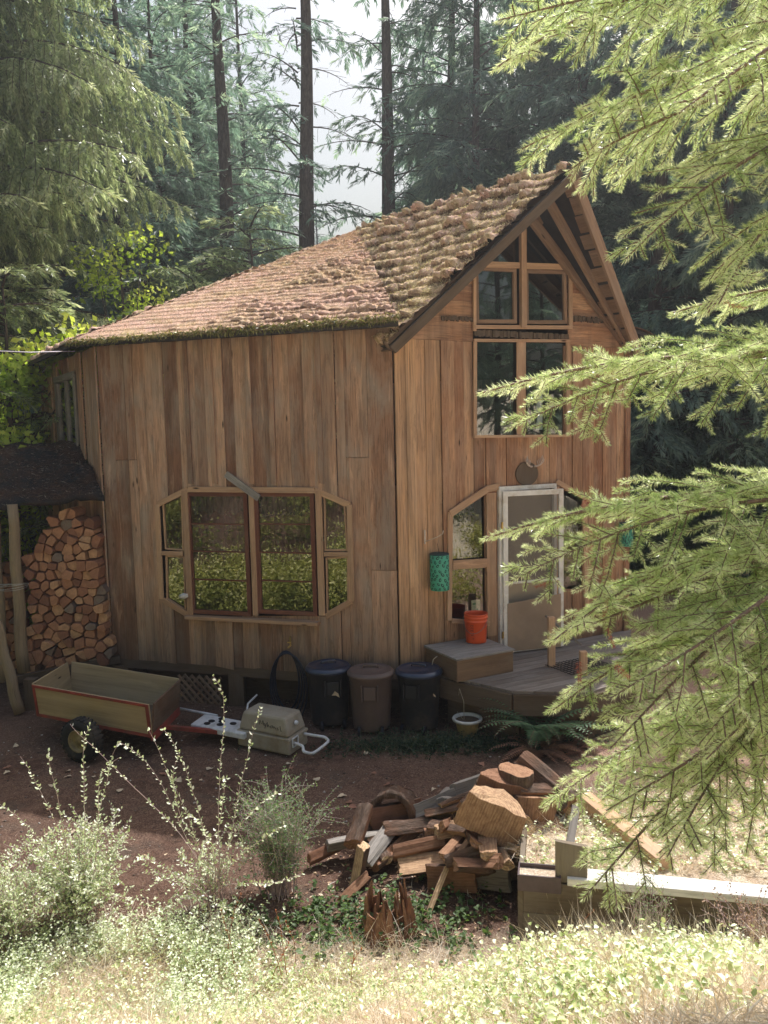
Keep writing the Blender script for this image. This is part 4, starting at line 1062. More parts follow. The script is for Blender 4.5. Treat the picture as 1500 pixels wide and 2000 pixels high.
s = NT('backlit_haze'); s.n.remove(s.b); v = s.node('ShaderNodeVolumeScatter'); v.inputs['Color'].default_value = (.90, .94, 1, 1); v.inputs['Density'].default_value = .0025; v.inputs['Anisotropy'].default_value = .62  # added scattering volume that imitates a veil of lens glare
s.l.new(v.outputs[0], s.out.inputs['Volume'])
mb = MB(); mb.box((0, 44, 4.5), 149, 110, 12); o = mb.build('low_haze', s.m); tag(o, 'thin backlit haze over the clearing', None, None, 'structure')
# ================================================================ PROPS
def rz3(a): return Matrix.Rotation(a, 3, 'Z')
def wrap(v): return Vector(v)
def finish(o, base, label, cat, group=None):
    """single mesh thing built in world coordinates"""
    local(o, base); return tag(o, label, cat, group)
def child(mb, name, mats, root, bevel=0):
    """mesh built in world coordinates made a part of root (root may be rotated)"""
    o = mb.build(name, mats, None, bevel); o.data.transform(Matrix.Translation(-root.location)); o.parent = root; return o
# ---------------------------------------------------------------- woodshed
s = NT('dark_tar_paper_roof'); p = s.geo(); n1 = s.noise(p, 2.2, 6, .6); n3 = s.noise(p, 45, 6, .75)
c = s.mix(s.ramp(n1, [(.42, 0), (.62, 1)]), s.ramp(n3, [(.35, (.012, .013, .018)), (.7, (.05, .05, .055))]), s.ramp(n3, [(.35, (.03, .015, .011)), (.7, (.12, .065, .045))]))
s.col(c); s.rough(.9, .15); s.bump(n3, .8, .02); M_tar = s.m
sp0 = at_y(120, 1320, 10.8); sp0.z = 0
shed = empty('woodshed', (-4.9, 10.8, 0), 0, 'open woodshed with a dark sloping roof on log posts at the left of the cabin', 'woodshed')
f1 = at_y(203, 966, 10.62); f0 = at_y(-170, 1004, 10.62); b1 = at_y(152, 858, 12.2); b0 = at_y(-170, 874, 12.2)
N = 26; V = []; rs = np.random.RandomState(1)
mbr = MB()
V = []
for j in range(13):
    for i in range(N+1):
        a = f0.lerp(f1, i/N); b = b0.lerp(b1, i/N); q = a.lerp(b, j/12)
        q = q+Vector((rs.normal(0, .008), rs.normal(0, .01), .018*math.sin(i*.9+j)+rs.normal(0, .012)+.03*math.sin(j*1.5))); V.append(q)
nV = len(V); V += [v+Vector((0, .0, -.07)) for v in V[:nV]]
F = []
g = lambda j, i: j*(N+1)+i
for j in range(12):
    for i in range(N):
        F.append((g(j, i), g(j, i+1), g(j+1, i+1), g(j+1, i))); F.append((nV+g(j+1, i), nV+g(j+1, i+1), nV+g(j, i+1), nV+g(j, i)))
for i in range(N): F.append((g(0, i), nV+g(0, i), nV+g(0, i+1), g(0, i+1))); F.append((g(12, i+1), nV+g(12, i+1), nV+g(12, i), g(12, i)))
for j in range(12): F.append((g(j, N), nV+g(j, N), nV+g(j+1, N), g(j+1, N)))
o = arr_obj('roof', [tuple(v-shed.location) for v in V], F, M_tar, parent=shed, smooth=True)
Pg = np.array([tuple(v) for v in V[:nV]]).reshape(13, N+1, 3); rsl = np.random.RandomState(8); n_ = 9000; ii = rsl.uniform(0, 11.99, n_); jj = rsl.uniform(0, N-.01, n_); i0 = ii.astype(int); j0 = jj.astype(int); fi = (ii-i0)[:, None]; fj = (jj-j0)[:, None]
bb = (Pg[i0, j0]*(1-fj)+Pg[i0, j0+1]*fj)*(1-fi)+(Pg[i0+1, j0]*(1-fj)+Pg[i0+1, j0+1]*fj)*fi+np.array([0, 0, .006]); dd_ = nrm_(rsl.normal(0, 1, (n_, 3))*np.array([1, 1, .25])+np.array([0, 0, .1])); ss_ = nrm_(np.cross(dd_, rsl.normal(0, 1, (n_, 3)))); ll = rsl.uniform(.02, .09, n_)
Vl, Fl = kites(bb-np.array(shed.location), dd_, ss_, ll, np.full(n_, .006)); o = arr_obj('fallen_needles', Vl, Fl, leafm('shed_litter', [(0, (.05, .03, .02)), (.8, (.17, .10, .075)), (1, (.5, .45, .4))], trans=.1, rnd=0), parent=shed, tone=rsl.rand(n_)**1.5); o['kind'] = 'stuff'
for (xa, ya, xb, yb, Y, r) in ((24, 985, 46, 1312, 10.62, .085), (-12, 985, 6, 1330, 10.9, .08), (-6, 1215, 38, 1392, 10.25, .075)):
    a = at_y(xa, ya, Y); b = at_y(xb, yb, Y); mb = MB(); n = 8
    mb.tube([a.lerp(b, i/n)+Vector((.012*math.sin(i*1.7), 0, 0)) for i in range(n+1)], [r*(.82+.18*i/n) for i in range(n+1)], seg=14, jit=.05); child(mb, 'post', W['post'], shed)
a = at_y(18, 1330, 10.5); b = at_y(235, 1286, 10.9); mb = MB(); mb.beam(a, b, .09, .1); child(mb, 'base_rail', W['darkwood'], shed, .004)
a = at_y(60, 1325, 10.45); mb = MB(); mb.beam(Vector((a.x, a.y, -.05)), a, .16, .12, up=(0, 1, 0)); child(mb, 'stub_post', W['darkwood'], shed, .004)
for px in (110, 165):
    a = at_y(px, 965, 11.9); mb = MB(); mb.beam(Vector((a.x, a.y, 2.0)), Vector((a.x, a.y, 3.2)), .1, .1, up=(0, 1, 0)); child(mb, 'rear_post', W['rafter'], shed, .004)
mb = MB(); a = at_y(170, 1000, 11.5); mb.box(a, .22, .03, .42, grain=2, tone=.8); mb.box(a+Vector((0, -.02, 0)), .12, .02, .30, grain=2, tone=.1); child(mb, 'panel', W['trim'], shed, .004)
# wire ring hung on the post
mb = MB(); a = at_y(30, 1147, 10.5)
for k in range(4):
    z = .012*k; r = .19+.012*math.sin(k*2)
    mb.tube([a+Vector((-.04+r*math.cos(t), r*.8*math.sin(t)+.02*k, z+.02*math.sin(t+k))) for t in np.linspace(0, 2*PI*.98, 26)], .004, seg=5)
o = mb.build('wire_coil', plain('galvanised_wire', (.45, .43, .38), rough=.4, metal=.6)); finish(o, a, 'coil of pale wire looped around the woodshed post', 'wire coil')
# ---------------------------------------------------------------- stacked firewood (cells of a Voronoi partition, so that they pack like split wood)
def clip_poly(poly, a, b, c):
    """keep a*x+b*y<=c"""
    out = []
    for i in range(len(poly)):
        p, q = poly[i], poly[(i+1) % len(poly)]; dp = a*p[0]+b*p[1]-c; dq = a*q[0]+b*q[1]-c
        if dp <= 0: out.append(p)
        if dp*dq < 0: t = dp/(dp-dq); out.append((p[0]+(q[0]-p[0])*t, p[1]+(q[1]-p[1])*t))
    return out
def inpoly(p, poly):
    c = False; j = len(poly)-1
    for i in range(len(poly)):
        if (poly[i][1] > p[1]) != (poly[j][1] > p[1]) and p[0] < (poly[j][0]-poly[i][0])*(p[1]-poly[i][1])/(poly[j][1]-poly[i][1])+poly[i][0]: c = not c
        j = i
    return c
s = NT('split_wood_end'); uv = s.uv(); tone = s.attr('tone'); o_ = s.obj()
n1 = s.noise(o_, 14, 6, .65); n2 = s.noise(s.mapping(o_, (60, 60, 14)), 1.5, 5, .7)
c = s.ramp(tone, [(0, (.20, .095, .065)), (.3, (.38, .18, .11)), (.65, (.52, .27, .16)), (.9, (.64, .38, .22)), (1, (.24, .19, .16))])
c = s.mix(s.math('MULTIPLY', s.ramp(n1, [(.4, 0), (.7, 1)]), .5), c, (.20, .09, .055)); c = s.mix(s.ramp(n2, [(.55, 0), (.75, .6)]), c, (.12, .05, .03))
s.col(c); s.rough(.9, .1); s.bump(n2, .7, .01); M_end = s.m
def firewood(region, Y, seed, size=.15, label='split firewood piece in the tall stack beside the cabin', group='split firewood stacked in the woodshed', depth=.42, lim=200):
    rs = random.Random(seed); xs_ = [p[0] for p in region]; zs_ = [p[1] for p in region]; pts = []; x0, x1, z0, z1 = min(xs_), max(xs_), min(zs_), max(zs_)
    z = z0; r = 0
    while z < z1+size:
        x = x0-size+(r % 2)*size*.5
        while x < x1+size: pts.append((x+rs.uniform(-.38, .38)*size, z+rs.uniform(-.36, .36)*size*.85)); x += size*rs.uniform(.8, 1.2)
        z += size*.82; r += 1
    n = 0
    for i, p in enumerate(pts):
        if not inpoly(p, region): continue
        cell = [(p[0]-.3, p[1]-.3), (p[0]+.3, p[1]-.3), (p[0]+.3, p[1]+.3), (p[0]-.3, p[1]+.3)]
        for j, q in enumerate(pts):
            if j == i or abs(q[0]-p[0]) > .5 or abs(q[1]-p[1]) > .5: continue
            a, b = q[0]-p[0], q[1]-p[1]; c = (q[0]**2+q[1]**2-p[0]**2-p[1]**2)/2; cell = clip_poly(cell, a, b, c)
            if len(cell) < 3: break
        if len(cell) < 3: continue
        cx = sum(c_[0] for c_ in cell)/len(cell); cz = sum(c_[1] for c_ in cell)/len(cell)
        k = rs.uniform(.80, .95); cell = [(cx+(a-cx)*k+rs.uniform(-.006, .006), cz+(b-cz)*k+rs.uniform(-.006, .006)) for a, b in cell]
        # round one side (the bark side)
        m = rs.randrange(len(cell)); q0, q1 = cell[m], cell[(m+1) % len(cell)]
        mx, mz = (q0[0]+q1[0])/2, (q0[1]+q1[1])/2; el = math.hypot(q1[0]-q0[0], q1[1]-q0[1])
        ox, oz = mx-cx, mz-cz; L = max(1e-4, math.hypot(ox, oz)); cell.insert(m+1, (mx+ox/L*el*.10, mz+oz/L*el*.10))
        yo = rs.uniform(-.05, .05); tn = rs.random()**.8*.93 if rs.random() > .08 else 1.0
        mb = MB(); mb.prism([(a-cx, yo+rs.uniform(-.006, .006), b-cz) for a, b in cell], (rs.uniform(-.01, .01), depth, 0), grain=(0, 1, 0), tone=tn)
        o = mb.build('split_firewood', M_end, bevel=.006); o.location = (cx, Y, cz); tag(o, label, 'firewood', group); n += 1
    return n
reg = [at_y(x, y, 10.78) for x, y in ((52, 1312), (50, 1085), (75, 1050), (105, 1012), (130, 1000), (150, 1018), (188, 1024), (196, 1100), (200, 1200), (216, 1245), (217, 1296))]
nf = firewood([(p.x, p.z) for p in reg], 10.78, 5)
reg = [at_y(x, y, 11.2) for x, y in ((-30, 1330), (-40, 1110), (0, 1100), (30, 1115), (40, 1310))]
nf2 = firewood([(p.x, p.z) for p in reg], 11.2, 6, size=.15, label='split firewood piece in the lower stack at the left edge behind the posts', group='split firewood in the lower stack'); print('firewood', nf, nf2)
# thin white wire at the eave
a = at_y(-40, 684, 9.6); b = at_y(146, 686, 10.9); mb = MB(); mb.tube([a, a.lerp(b, .5)+Vector((0, 0, -.02)), b], .007, seg=6)
finish(mb.build('clothes_wire', plain('white_cord', (.75, .7, .8))), b, 'thin pale wire running from the left eave of the cabin out of the photo', 'wire')
# ---------------------------------------------------------------- garden cart
RED = plain('red_cart_paint', (.26, .045, .035), rough=.65, var=.3, sc_=6, dirt=(.15, .08, .06))
FR = on_z(298, 1441, .26); FL = on_z(73, 1398, .34); BR = on_z(349, 1388, .26)
ex = (FL-FR).normalized(); hz = Vector((0, 0, .40)); BL = BR+(FL-FR)
cart = empty('garden_cart', ((FL+FR)/2).to_tuple()[:2]+(0,), 0, 'plywood garden cart with red painted edges and one wheel in view, parked by the wall', 'garden cart')
flr = .045
def panelq(a, b, out, name, mat, th=.02):
    """upright panel from a to b, leaning outward by out"""
    n = Vector((b.y-a.y, a.x-b.x, 0)).normalized()
    if n.dot((a+b)/2-(FL+FR+BL+BR)/4) < 0: n = -n
    mb = MB(); mb.prism([a, b, b+hz+n*out, a+hz+n*out], -n*th, grain=b-a); child(mb, name, mat, cart, .003); return n
nF = panelq(FL, FR, flr, 'side_panel', W['board_tan']); nB = panelq(BL, BR, flr, 'side_panel', W['board_tan'])
nR = panelq(FR, BR, flr, 'end_panel', W['siding']); nL = panelq(FL, BL, flr, 'end_panel', W['board_tan'])
mb = MB(); mb.prism([FL, FR, BR, BL], (0, 0, .02), grain=ex); child(mb, 'floor', W['darkwood'], cart)
mb = MB(); o_ = nF*.004
P4 = [FL+o_, FR+o_, FR+hz+nF*(flr+.004), FL+hz+nF*(flr+.004)]
for i, (p0, p1, w_) in enumerate(((P4[0], P4[1], .035), (P4[3], P4[2], .03), (P4[0], P4[3], .035), (P4[1], P4[2], .04))):
    inner = (P4[0]+P4[1]+P4[2]+P4[3])/4; t = (p1-p0).normalized(); n_ = t.cross(nF).normalized()
    if n_.dot(inner-(p0+p1)/2) < 0: n_ = -n_
    mb.prism([p0, p1, p1+n_*w_, p0+n_*w_], nF*(.008+.002*(i % 2)), grain=t)
pR = [FR+nR*.004, BR+nR*.004]
mb.prism([pR[0], pR[1], pR[1]+Vector((0, 0, .05)), pR[0]+Vector((0, 0, .05))], nR*.012)
child(mb, 'edge_trim', RED, cart)
wc = on_z(160, 1444, .25); ax_ = nF
wheel = empty('wheel', wc-cart.location); wheel.parent = cart
q = ax_.to_track_quat('Z', 'Y').to_matrix()
mb = MB(); mb.lathe([(.125, -.07), (.16, -.085), (.21, -.085), (.235, -.06), (.245, -.02), (.245, .02), (.235, .06), (.21, .085), (.16, .085), (.125, .07)], seg=36, R=q)
for k in range(28):
    a = 2*PI*k/28; d = q @ Vector((math.cos(a), math.sin(a), 0)); mb.box(d*.243, .03, .016, .13, R=Matrix((q @ Vector((-math.sin(a), math.cos(a), 0)), d, q @ Vector((0, 0, 1)))).transposed(), grain=2, tone=.3)
t_ = mb.build('tyre', plain('black_rubber', (.018, .018, .02), rough=.8, var=.3, dirt=(.10, .08, .06))); t_.parent = wheel
mb = MB(); mb.lathe([(.126, .075), (.122, .04), (.06, .03), (.045, .06), (.0, .062)], seg=30, R=q); mb.lathe([(.126, -.07), (0, -.05)], seg=20, R=q); mb.lathe([(.118, .074), (.127, .080), (.131, .074)], seg=30, R=q, tone=1)
t_ = mb.build('rim', plain('old_yellow_rim', (.30, .24, .12), rough=.5, var=.3, sc_=15, dirt=(.10, .06, .04))); t_.parent = wheel
mb = MB(); mb.tube([wc, wc-nF*.75], .015, seg=8, tone=.3); child(mb, 'axle', RED, cart)
ta = (FR+BR)/2+Vector((0, 0, -.04)); tb = on_z(452, 1432, .14); mb = MB(); mb.beam(ta-(tb-ta).normalized()*.3, tb, .05, .05); child(mb, 'tongue', RED, cart, .004)
mb = MB(); cc = FR.lerp(BR, .5)+Vector((0, 0, -.03)); mb.beam(FR+Vector((0, 0, -.02)), BR+Vector((0, 0, -.02)), .04, .04); child(mb, 'frame_rail', RED, cart)
# ---------------------------------------------------------------- white appliance panel with dark round pads
WP = plain('white_plastic', (.68, .70, .74), rough=.45, var=.08, dirt=(.4, .4, .4)); BK = plain('black_plastic', (.012, .012, .02), rough=.5)
c0 = on_z(372, 1414, .20); c1 = on_z(455, 1430, .20); dx = (c1-c0); c3 = on_z(400, 1394, .22)
dy = (c3-c0); dx = dx*1.25
st = empty('plastic_tray', c0, 0, 'white plastic tray with dark round marks lying by the cart tongue', 'tray')
mb = MB(); mb.prism([c0, c0+dx, c0+dx+dy, c0+dy], (0, 0, -.07), grain=dx, tone=.5); child(mb, 'shell', WP, st, .012)
mb = MB(); nrm_st = dx.cross(dy).normalized()
for (a, b) in ((.3, .5), (.48, .62), (.52, .35), (.42, .82), (.72, .62), (.28, .25)):
    cc = c0+dx*a*.9+dy*b+nrm_st*.004; rr = .045
    mb.prism([cc+dx.normalized()*rr*math.cos(t)+dy.normalized()*rr*.8*math.sin(t) for t in np.linspace(0, 2*PI, 17)[:-1]], nrm_st*.004)
child(mb, 'dark_marks', BK, st)
# white pipes
a = on_z(352, 1384, .16); b = on_z(424, 1398, .2); mb = MB(); mb.tube([a, b], .018, seg=10); finish(mb.build('plastic_pipe', WP), a, 'straight white plastic pipe lying behind the white lid', 'pipe')
a = on_z(482, 1392, .3); b = at_y(502, 1357, a.y+.25); mb = MB(); mb.tube([a, a.lerp(b, .5)+Vector((-.05, 0, .0)), b], .012, seg=8); finish(mb.build('bent_pipe', WP), a, 'thin bent white pipe rising behind the brown ball', 'pipe')
a = on_z(481, 1407, .2); mb = MB(); mb.lathe([(0.088*math.sin(t), -.088*math.cos(t)) for t in np.linspace(0.02, PI-.02, 12)], c=a, seg=18); o = mb.build('old_ball', plain('brown_rubber', (.07, .045, .035), rough=.9, var=.4)); finish(o, a, 'dull brown ball resting against the open cooler', 'ball')
# ---------------------------------------------------------------- cooler on its side
COOL = plain('beige_cooler_plastic', (.36, .32, .26), rough=.55, var=.12, sc_=4, dirt=(.22, .16, .10), bump=.05)
fl = on_z(463, 1456, .02); fr = on_z(566, 1478, .02); br = on_z(603, 1452, .02); ux = (fr-fl); uy = (br-fr); bl = fl+uy
cl = empty('cooler', fl.lerp(br, .5), 0, 'dirty beige picnic cooler tipped on its side with a white handle', 'cooler')
H_ = .42; mb = MB(); cc = (fl+br)/2
def ring(k, z): return [cc+(p-cc)*k+Vector((0, 0, z)) for p in (fl, fr, br, bl)]
mb.prism(ring(1.0, .0), None, grain=ux, tone=.5, back=ring(.985, .20)); mb.prism(ring(.955, .203), None, grain=ux, tone=.5, back=ring(.80, H_))
o = child(mb, 'body', COOL, cl, .03)
mb = MB(); mb.prism(ring(1.012, .165), None, tone=.6, back=ring(.99, .195)); child(mb, 'rim_band', COOL, cl, .008)
ez = Vector((0, 0, 1)); un = ux.normalized(); on_ = uy.normalized()
hb = fr.lerp(br, .22)+Vector((0, 0, .13)); hb2 = fr.lerp(br, .78)+Vector((0, 0, .15)); out_ = Vector((on_.y, -on_.x, 0)); out_ = out_ if out_.dot(un) > 0 else -out_
mb = MB(); pth = [hb, hb+out_*.12+ez*-.02, hb+out_*.15+ez*-.07-on_*.04, hb+out_*.28-on_*.05-ez*.07, hb2+out_*.33-ez*.04, hb2+out_*.28+ez*.0, hb2+out_*.12, hb2]
pp = []
for i in range(len(pth)-1):
    for t in np.linspace(0, 1, 5)[:-1]: pp.append(pth[i].lerp(pth[i+1], t))
pp.append(pth[-1]); sm = [pp[0]]+[(pp[i-1]+pp[i]*2+pp[i+1])/4 for i in range(1, len(pp)-1)]+[pp[-1]]
mb.tube(sm, .017, seg=10); child(mb, 'handle', WP, cl)
mb = MB()
for k, zz in ((.3, .08), (.7, .08)): pass
a = fr.lerp(br, .12)+out_*.012+ez*.09; b = fr.lerp(br, .40)+out_*.012+ez*.09
for p0, p1 in ((a, b), (a+ez*.1, b+ez*.1), (a, a+ez*.1), (b, b+ez*.1)): mb.beam(p0, p1, .012, .012, up=tuple(out_))
child(mb, 'handle_bracket', WP, cl)
mb = MB(); a = fr.lerp(br, .45)+ez*.33-un*.03; mb.lathe([(.0, .03), (.022, .03), (.026, .0)], c=a, R=out_.to_track_quat('Z', 'Y').to_matrix(), seg=14); child(mb, 'drain_plug', WP, cl)
mb = MB(); rs = random.Random(4); fn = Vector((ux.y, -ux.x, 0)).normalized(); fn = fn if fn.y < 0 else -fn
def fp(a, z):   # point on the slanted front face
    k = .955+( .80-.955)*(z-.203)/(H_-.203); return cc+(fl.lerp(fr, a)-cc)*k+ez*z+fn*.004
x = .42
for k, (w_, pts) in enumerate(((.09, [(0, 0), (.1, 1), (.5, .2), (.85, 1), (1, 0)]), (.05, [(0, .6), (.4, 0), (.9, .6), (.3, -.5)]), (.05, [(0, 1), (.1, 0), (.5, .5), (.9, 0)]), (.05, [(.9, .5), (.1, .4), (.2, 0), (.9, .1), (1, .5)]), (.05, [(0, .1), (.2, .5), (.6, .4), (.9, 0)]), (.05, [(.8, .5), (.2, .4), (.8, .1), (.1, 0)]), (.05, [(.3, 1), (.4, 0), (.9, .1)]))):
    P_ = [fp(x+w_*a, .30-.02*k*.25+.055*b) for a, b in pts]; mb.tube(P_, .0035, seg=4); x += w_+.015
child(mb, 'marker_writing', BK, cl)
# ---------------------------------------------------------------- lattice skirting
ls = empty('lattice_panel', W1.P(1.0, 0, .05), 0, 'brown wooden lattice panel covering the gap under the cabin wall', 'lattice panel')
la = W1.uv(353, 1385, .06); lb = W1.uv(432, 1322, .06); u0_, v0_, u1_, v1_ = la[0], la[1], lb[0], lb[1]
print('lattice', la, lb)
mb = MB(); mb2 = MB(); W_ = u1_-u0_; Hh = v1_-v0_; k = -Hh
while k < W_:
    for m, sgn in ((mb, 1), (mb2, -1)):
        a0, b0 = k, 0.0; a1, b1 = k+Hh, Hh
        if a0 < 0: b0 = -a0; a0 = 0
        if a1 > W_: b1 = Hh-(a1-W_); a1 = W_
        if a1-a0 > .03:
            A0, A1 = (a0, a1) if sgn > 0 else (W_-a0, W_-a1)
            strip(m, W1, (u0_+A0, v0_+b0), (u0_+A1, v0_+b1), .035, .06 if sgn > 0 else .075, .012)
    k += .11
child(mb, 'slats', W['siding'], ls); child(mb2, 'cross_slats', W['siding'], ls)
mb = MB(); mb.prism([W1.P(.3, .0, -.35), W1.P(W1.L, .0, -.35), W1.P(W1.L, .55, -.35), W1.P(.3, .55, -.35)], -W1.n*.05); under(mb.build('crawl_space_wall', W['darkwood']))  # dark sheet standing in for the shade under the floor
mb = MB(); mb.prism([W1.P(.05, .42, -.02), W1.P(W1.L, .40, -.02), W1.P(W1.L, .52, -.02), W1.P(.05, .54, -.02)], W1.n*.05, grain=W1.d); under(mb.build('sill_beam', W['darkwood']))
for k, u in enumerate((.1, 1.9, 3.6)):
    mb = MB(); mb.box(W1.P(u, .2, -.05), .2, .2, .5, grain=2); under(mb.build('pier', W['darkwood']))
# ---------------------------------------------------------------- hose on the wall
HOSE = plain('dark_blue_hose', (.012, .016, .035), rough=.4, spec=.5); top = W1.P(*W1.uv(566, 1270), .12); mb = MB(); pts = []
for k in range(4):
    w_ = .17+.03*k; h = .78+.05*k; n = 26
    for i in range(n):
        t = 2*PI*i/n-PI; pts.append(top+W1.d*(w_*math.sin(t)+.02*k)+Vector((0, 0, -(h/2)*(1+math.cos(t+PI))*1.0+.02))+W1.n*(.03*k-.0))
mb.tube(pts, .012, seg=8); mb.tube([pts[-1], pts[-1]+Vector((-.3, -.2, -.5)), Vector((pts[-1].x-.5, pts[-1].y-.5, .03))], .012, seg=8)
o = mb.build('garden_hose', HOSE); finish(o, top, 'dark garden hose hung in long loops on the cabin wall', 'hose')
mb = MB(); a = W1.P(*W1.uv(570, 1256), .05); mb.tube([a+Vector((0, 0, .1)), a+Vector((0, 0, -.02)), a+W1.n*.07+Vector((0, 0, -.03))], .012, seg=8); mb.box(a+W1.n*.03+Vector((0, 0, .03)), .05, .03, .012)
finish(mb.build('garden_tap', BRASS), a, 'brass garden tap on the wall above the hose', 'tap')
# ---------------------------------------------------------------- wheeled bins
def bin_(px, py, mat, lidmat, rz, label, lidtilt=0, r=.265, h=.74):
    f = on_z(px, py, 0); d = Vector((f.x, f.y, 0)).normalized(); c = f+d*(r-.02); c.z = 0
    root = empty('wheeled_bin', c, rz, label, 'trash bin', 'wheeled bins against the wall')
    mb = MB(); pr = [(0, .05), (r*.84, .05), (r*.86, .08), (r*.93, h*.55), (r*.94, h*.56), (r*.97, h*.86), (r*1.0, h*.87), (r*1.01, h*.93), (r*1.04, h*.94), (r*1.045, h*.98), (r*1.0, h*.985)]
    mb.lathe(pr, seg=40); mb.build('body', mat, root)
    mb = MB(); mb.lathe([(r*1.06, h*.955), (r*1.09, h*.96), (r*1.09, h*1.0), (r*1.03, h*1.012), (r*1.0, h*1.035), (r*.93, h*1.045), (r*.9, h*1.03), (r*.55, h*1.055), (0, h*1.07)], seg=40)
    o = mb.build('lid', lidmat, root)
    mb = MB(); mb.tube([(-.09, 0, h*1.05), (-.085, 0, h*1.10), (.085, 0, h*1.10), (.09, 0, h*1.05)], .014, seg=8); mb.build('lid_handle', lidmat, root)
    for sx in (-.14, .14):
        mb = MB(); mb.tube([(sx-.018, -r*.80, .06), (sx+.018, -r*.80, .06)], .058, seg=16, sm=True); mb.build('wheel', BK, root)
    mb = MB(); mb.prism([(-.075, -r*.985, h*.62), (.075, -r*.985, h*.62), (.075, -r*1.0, h*.84), (-.075, -r*1.0, h*.84)], (0, -.012, 0)); mb.build('grip_recess', mat, root, .005)
    for sx in (-.095, .095): mb = MB(); mb.box((sx, -r*1.0, h*.73), .018, .035, .2, grain=2); mb.build('grip', mat, root, .004)
    return root, c
K1 = plain('black_bin_plastic', (.022, .023, .028), rough=.45, spec=.4, var=.25, sc_=4, dirt=(.09, .07, .055)); K2 = plain('brown_bin_plastic', (.135, .095, .085), rough=.5, var=.12, sc_=3, dirt=(.10, .075, .06)); KL = plain('blue_black_lid', (.02, .032, .07), rough=.28, spec=.7, var=.2)  # blue in the lid colour stands in for a reflection
bin_(645, 1428, K1, KL, .25, 'black wheeled bin at the left of the three, next to the hose'); bin_(727, 1440, K2, K2, -.05, 'brown wheeled bin between the two black bins'); bin_(820, 1438, K1, KL, -.4, 'black wheeled bin with a shiny blue lid beside the step box')
rs = random.Random(2)
LEAFM = plain('dead_pale_leaf', (.55, .45, .33), rough=.8)
for (px, py, z, lab, s_) in ((656, 1356, .55, 'dead pale leaf stuck on the left black bin', .05), (716, 1358, .52, 'small pale leaf stuck on the brown bin', .022), (847, 1358, .5, 'curled pale leaf stuck on the right black bin', .03)):
    a = on_z(px, py, z); a = at_y(px, py, {656: 9.34, 716: 9.22, 847: 9.24}[px]); mb = MB(); 
    mb.prism([a+Vector((-s_, 0, -s_*.3)), a+Vector((-s_*.2, -.02, s_*.9)), a+Vector((s_*.6, -.01, .2*s_)), a+Vector((s_*.9, 0, -s_*.9)), a+Vector((0, -.01, -s_*.2))], (0, .004, 0)); finish(mb.build('dead_leaf', LEAFM), a, lab, 'leaf')
# ---------------------------------------------------------------- deck, step box, bucket
DK = .64
deck = empty('wooden_deck', W2.P(1.5, 0, .8), 0, 'low dark weathered plank deck in front of the cabin door', 'deck')
dk_pts = [W2.P(.25, 0, .03), on_z(862, 1318, DK), on_z(1002, 1350, DK), on_z(1150, 1352, DK), on_z(1235, 1325, DK), W2.P(W2.L+.1, 0, .05)]
dk = [((p-W2.a).dot(W2.d), (p-W2.a).dot(W2.n)) for p in dk_pts]; print('deck', [(round(a, 2), round(b, 2)) for a, b in dk])
mb = MB(); k = .03
while k < 2.4:
    c_ = clip_poly(clip_poly(dk, 0, 1, k+.13), 0, -1, -k)
    if len(c_) >= 3: mb.prism([W2.P(a, DK-.03, b) for a, b in c_], (0, 0, .03), grain=W2.d)
    k += .138
DKM = wood('dark_deck_planks', [(.1, (.17, .14, .12)), (.9, (.30, .26, .23))], grey=(.36, .34, .32), greyamt=.4)
child(mb, 'deck_planks', DKM, deck)
for i in range(1, 4):
    p_, q_ = W2.P(dk[i][0], 0, dk[i][1]), W2.P(dk[i+1][0], 0, dk[i+1][1]); t_ = (q_-p_).normalized(); n_ = Vector((t_.y, -t_.x, 0)); n_ = n_ if n_.y < 0 else -n_
    mb = MB(); mb.prism([Vector((p_.x, p_.y, .36)), Vector((q_.x, q_.y, .36)), Vector((q_.x, q_.y, DK-.032)), Vector((p_.x, p_.y, DK-.032))], n_*.04, grain=t_); child(mb, 'edge_beam', W['darkwood'], deck, .004)
    mb = MB(); mb.prism([Vector((p_.x, p_.y, -.02))-n_*.12, Vector((q_.x, q_.y, -.02))-n_*.12, Vector((q_.x, q_.y, .35))-n_*.12, Vector((p_.x, p_.y, .35))-n_*.12], -n_*.04, grain=t_); child(mb, 'under_board', W['darkwood'], deck)
BZ = .93; q = [on_z(847, 1259, BZ), on_z(893, 1287, BZ), on_z(1004, 1268, BZ)]
uu = [(p-W2.a).dot(W2.d) for p in q]; oo = [(p-W2.a).dot(W2.n) for p in q]; print('box', uu, oo)
u_a, u_b, o_b = uu[1], uu[2], oo[1]
u_a = max(u_a, .12)
box = empty('step_box', W2.P((u_a+u_b)/2, DK, .4), 0, 'brown plywood box used as a step beside the door, bucket on top', 'wooden box')
mb = MB(); mb.prism([W2.P(u_a-.02, BZ-.025, .07), W2.P(u_b+.02, BZ-.025, .07), W2.P(u_b+.02, BZ-.025, o_b+.02), W2.P(u_a-.02, BZ-.025, o_b+.02)], (0, 0, .025), grain=W2.d); child(mb, 'lid', W['grey'], box, .004)
BXM = wood('box_plywood', [(.1, (.16, .10, .06)), (.9, (.25, .16, .10))], grey=(.28, .22, .17), greyamt=.3, gs=.5)
for nm, a, b in (('front_board', (u_a, o_b), (u_b, o_b)), ('side_board', (u_a, .08), (u_a, o_b-.021)), ('side_board', (u_b, .08), (u_b, o_b-.021))):
    mb = MB(); pa = W2.P(a[0], DK+.003, a[1]); pb = W2.P(b[0], DK+.003, b[1]); t = (pb-pa).normalized(); n_ = -W2.n if nm == 'front_board' else (W2.d if a[0] == u_a else -W2.d)
    mb.prism([pa, pb, pb+ez*(BZ-DK-.03), pa+ez*(BZ-DK-.03)], n_*.02, grain=t); child(mb, nm, BXM, box, .003)
